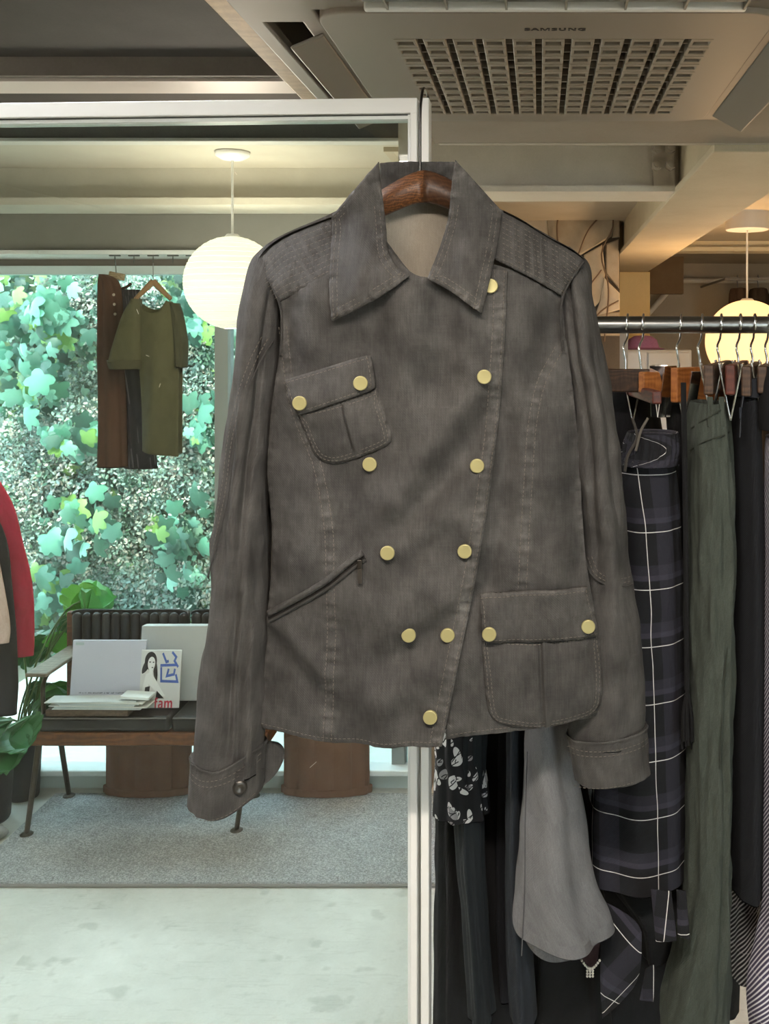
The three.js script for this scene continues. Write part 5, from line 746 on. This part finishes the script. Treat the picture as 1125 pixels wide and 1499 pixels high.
// ---------- garden outside ----------
{
  struct('ground', box(-14, 12, -0.3, -0.14, 14, -16), mottled('#7d7a68', 0.06, 2));
  // clipped bank of earth and leaf litter that the vines climb
  const N = 60, bank = new THREE.PlaneGeometry(7.5, 3.1, N, 40), bp = bank.attributes.position; for (let i = 0; i < bp.count; i++) bp.setZ(i, (fbm(bp.getX(i) * 1.2 + 9, bp.getY(i) * 1.2 + 9, 3, 3) - 0.5) * 0.9 - 0.12 * (bp.getY(i) + 2.2)); bank.computeVertexNormals(); bank.translate(-3.2, 1.3, -6.75);
  const hedge = thing('vine_hedge', 'dense green vine hedge covering a bank outside the garden window', 'hedge', V(-2.5, -0.14, -6.4));
  add('bank', bank, mottled('#3a4a30', 0.08, 0.8, { side: THREE.DoubleSide, roughness: 1 }), hedge);
  const lobes = (s, n) => { const sh = new THREE.Shape(), q = []; for (let i = 0; i <= 4 * n; i++) { const a = -Math.PI / 2 + 0.35 + (Math.PI * 2 - 0.7) * i / (4 * n), l = 0.66 + 0.34 * Math.abs(Math.cos((i / (4 * n) - 0.5) * Math.PI * n)) ** 1.2 ; q.push([Math.cos(a) * s * l * 0.5, Math.sin(a) * s * l * 0.55 + 0.15 * s]); } sh.moveTo(0, -0.1 * s); for (const [x, y] of q) sh.lineTo(x, y); const g = new THREE.ShapeGeometry(sh); const p = g.attributes.position; for (let i = 0; i < p.count; i++) p.setZ(i, -1.1 * p.getX(i) ** 2 / s - 0.8 * Math.max(0, p.getY(i)) ** 2 / s); g.computeVertexNormals(); return g; };
  const leafA = lobes(0.135, 5), leafB = lobes(0.10, 5), greens = ['#3f7259', '#58927a', '#2c5646', '#76a892', '#7fa552'].map((c) => MP(c, 0.55, { side: THREE.DoubleSide, transmission: 0.35, thickness: 0 })), org = origin.get(hedge);
  const pose = (m, px, py, Z) => { const p = at(px, py, Z); m.position.set(p.x - org.x, p.y - org.y, p.z - org.z); m.rotation.set(rr(-0.7, 0.25), rr(-0.7, 0.7), Math.PI + rr(-0.8, 0.8)); m.scale.setScalar(rr(0.7, 1.3)); };
  // vines: clusters where the photograph shows large leaves
  const cl2 = [[60, 470, 95, 75, 80], [40, 560, 60, 60, 34], [110, 640, 60, 40, 24], [120, 760, 70, 60, 40], [60, 860, 60, 40, 28], [270, 480, 45, 70, 34], [290, 620, 30, 60, 18], [260, 770, 45, 50, 30], [250, 850, 50, 40, 20], [200, 820, 60, 40, 16]];
  let n = 0; for (const [cx, cy, sx, sy, k] of cl2) for (let i = 0; i < k && n < 300; i++, n++) { const m = new THREE.Mesh(hash(n, 3) > 0.5 ? leafA : leafB, greens[Math.floor(hash(n, 8) * 4.3)]); m.name = 'leaf'; m.castShadow = m.receiveShadow = true; pose(m, cx + (rnd() + rnd() - 1) * sx, cy + (rnd() + rnd() - 1) * sy, rr(5.5, 5.9)); hedge.add(m); }
  const many = (geo, mat, count, place, name, colors) => { const I = new THREE.InstancedMesh(geo, mat, count), d = new THREE.Object3D(), c = new THREE.Color(); for (let i = 0; i < count; i++) { place(d, i); d.updateMatrix(); I.setMatrixAt(i, d.matrix); if (colors) I.setColorAt(i, c.set(colors[Math.floor(rnd() * colors.length)]).multiplyScalar(rr(0.8, 1.15))); } I.name = name; I.userData.kind = 'stuff'; I.castShadow = I.receiveShadow = true; hedge.add(I); };
  const leafMany = MP('#ffffff', 0.6, { side: THREE.DoubleSide, transmission: 0.35, thickness: 0 });
  many(leafB, leafMany, 9000, (d) => { const px = rr(-120, 640), py = rr(300, 1160), Z = rr(5.8, 6.6); pose(d, px, py, Z); d.scale.setScalar(rr(0.4, 0.95)); }, 'vine_leaves', ['#4a7a63', '#2c4d3f', '#5b8c74', '#86ab92', '#274236', '#92b268', '#86968c', '#3a6350']);
  // small-leaved shrubs between the vines
  const spray = mergeGeometries(Array.from({ length: 13 }, (_, i) => { const g = new THREE.CircleGeometry(0.011, 5); g.scale(0.7, 1.3, 1); g.rotateZ(hash(i, 6) * 6); g.rotateX((hash(i, 2) - 0.5) * 1.6); g.rotateY((hash(i, 9) - 0.5) * 1.6); g.translate((hash(i, 3) - 0.5) * 0.1, (hash(i, 4) - 0.5) * 0.13, (hash(i, 5) - 0.5) * 0.05); return g; }));
  many(spray, MP('#ffffff', 0.8, { side: THREE.DoubleSide, transmission: 0.3, thickness: 0 }), 12000, (d, i) => { const c = [[170, 640, 110, 120], [240, 700, 80, 110], [150, 440, 90, 60], [120, 800, 130, 70], [260, 560, 70, 90], [40, 700, 60, 110], [200, 860, 120, 50], [560, 1080, 80, 60], [230, 1110, 160, 40]][i % 9]; const p = at(c[0] + (rnd() + rnd() - 1) * c[2], c[1] + (rnd() + rnd() - 1) * c[3], rr(5.75, 6.3)); d.position.set(p.x - org.x, p.y - org.y, p.z - org.z); d.rotation.set(rr(-0.6, 0.6), rr(-1, 1), rr(-2.4, 2.4)); d.scale.setScalar(rr(0.6, 1.3)); }, 'shrub_leaves', ['#7f9489', '#9ba9a0', '#6b7f75', '#a8a69a', '#8fa596', '#3d5247', '#b5a89e', '#4a6a52']);
}
renderer.render(scene, camera);
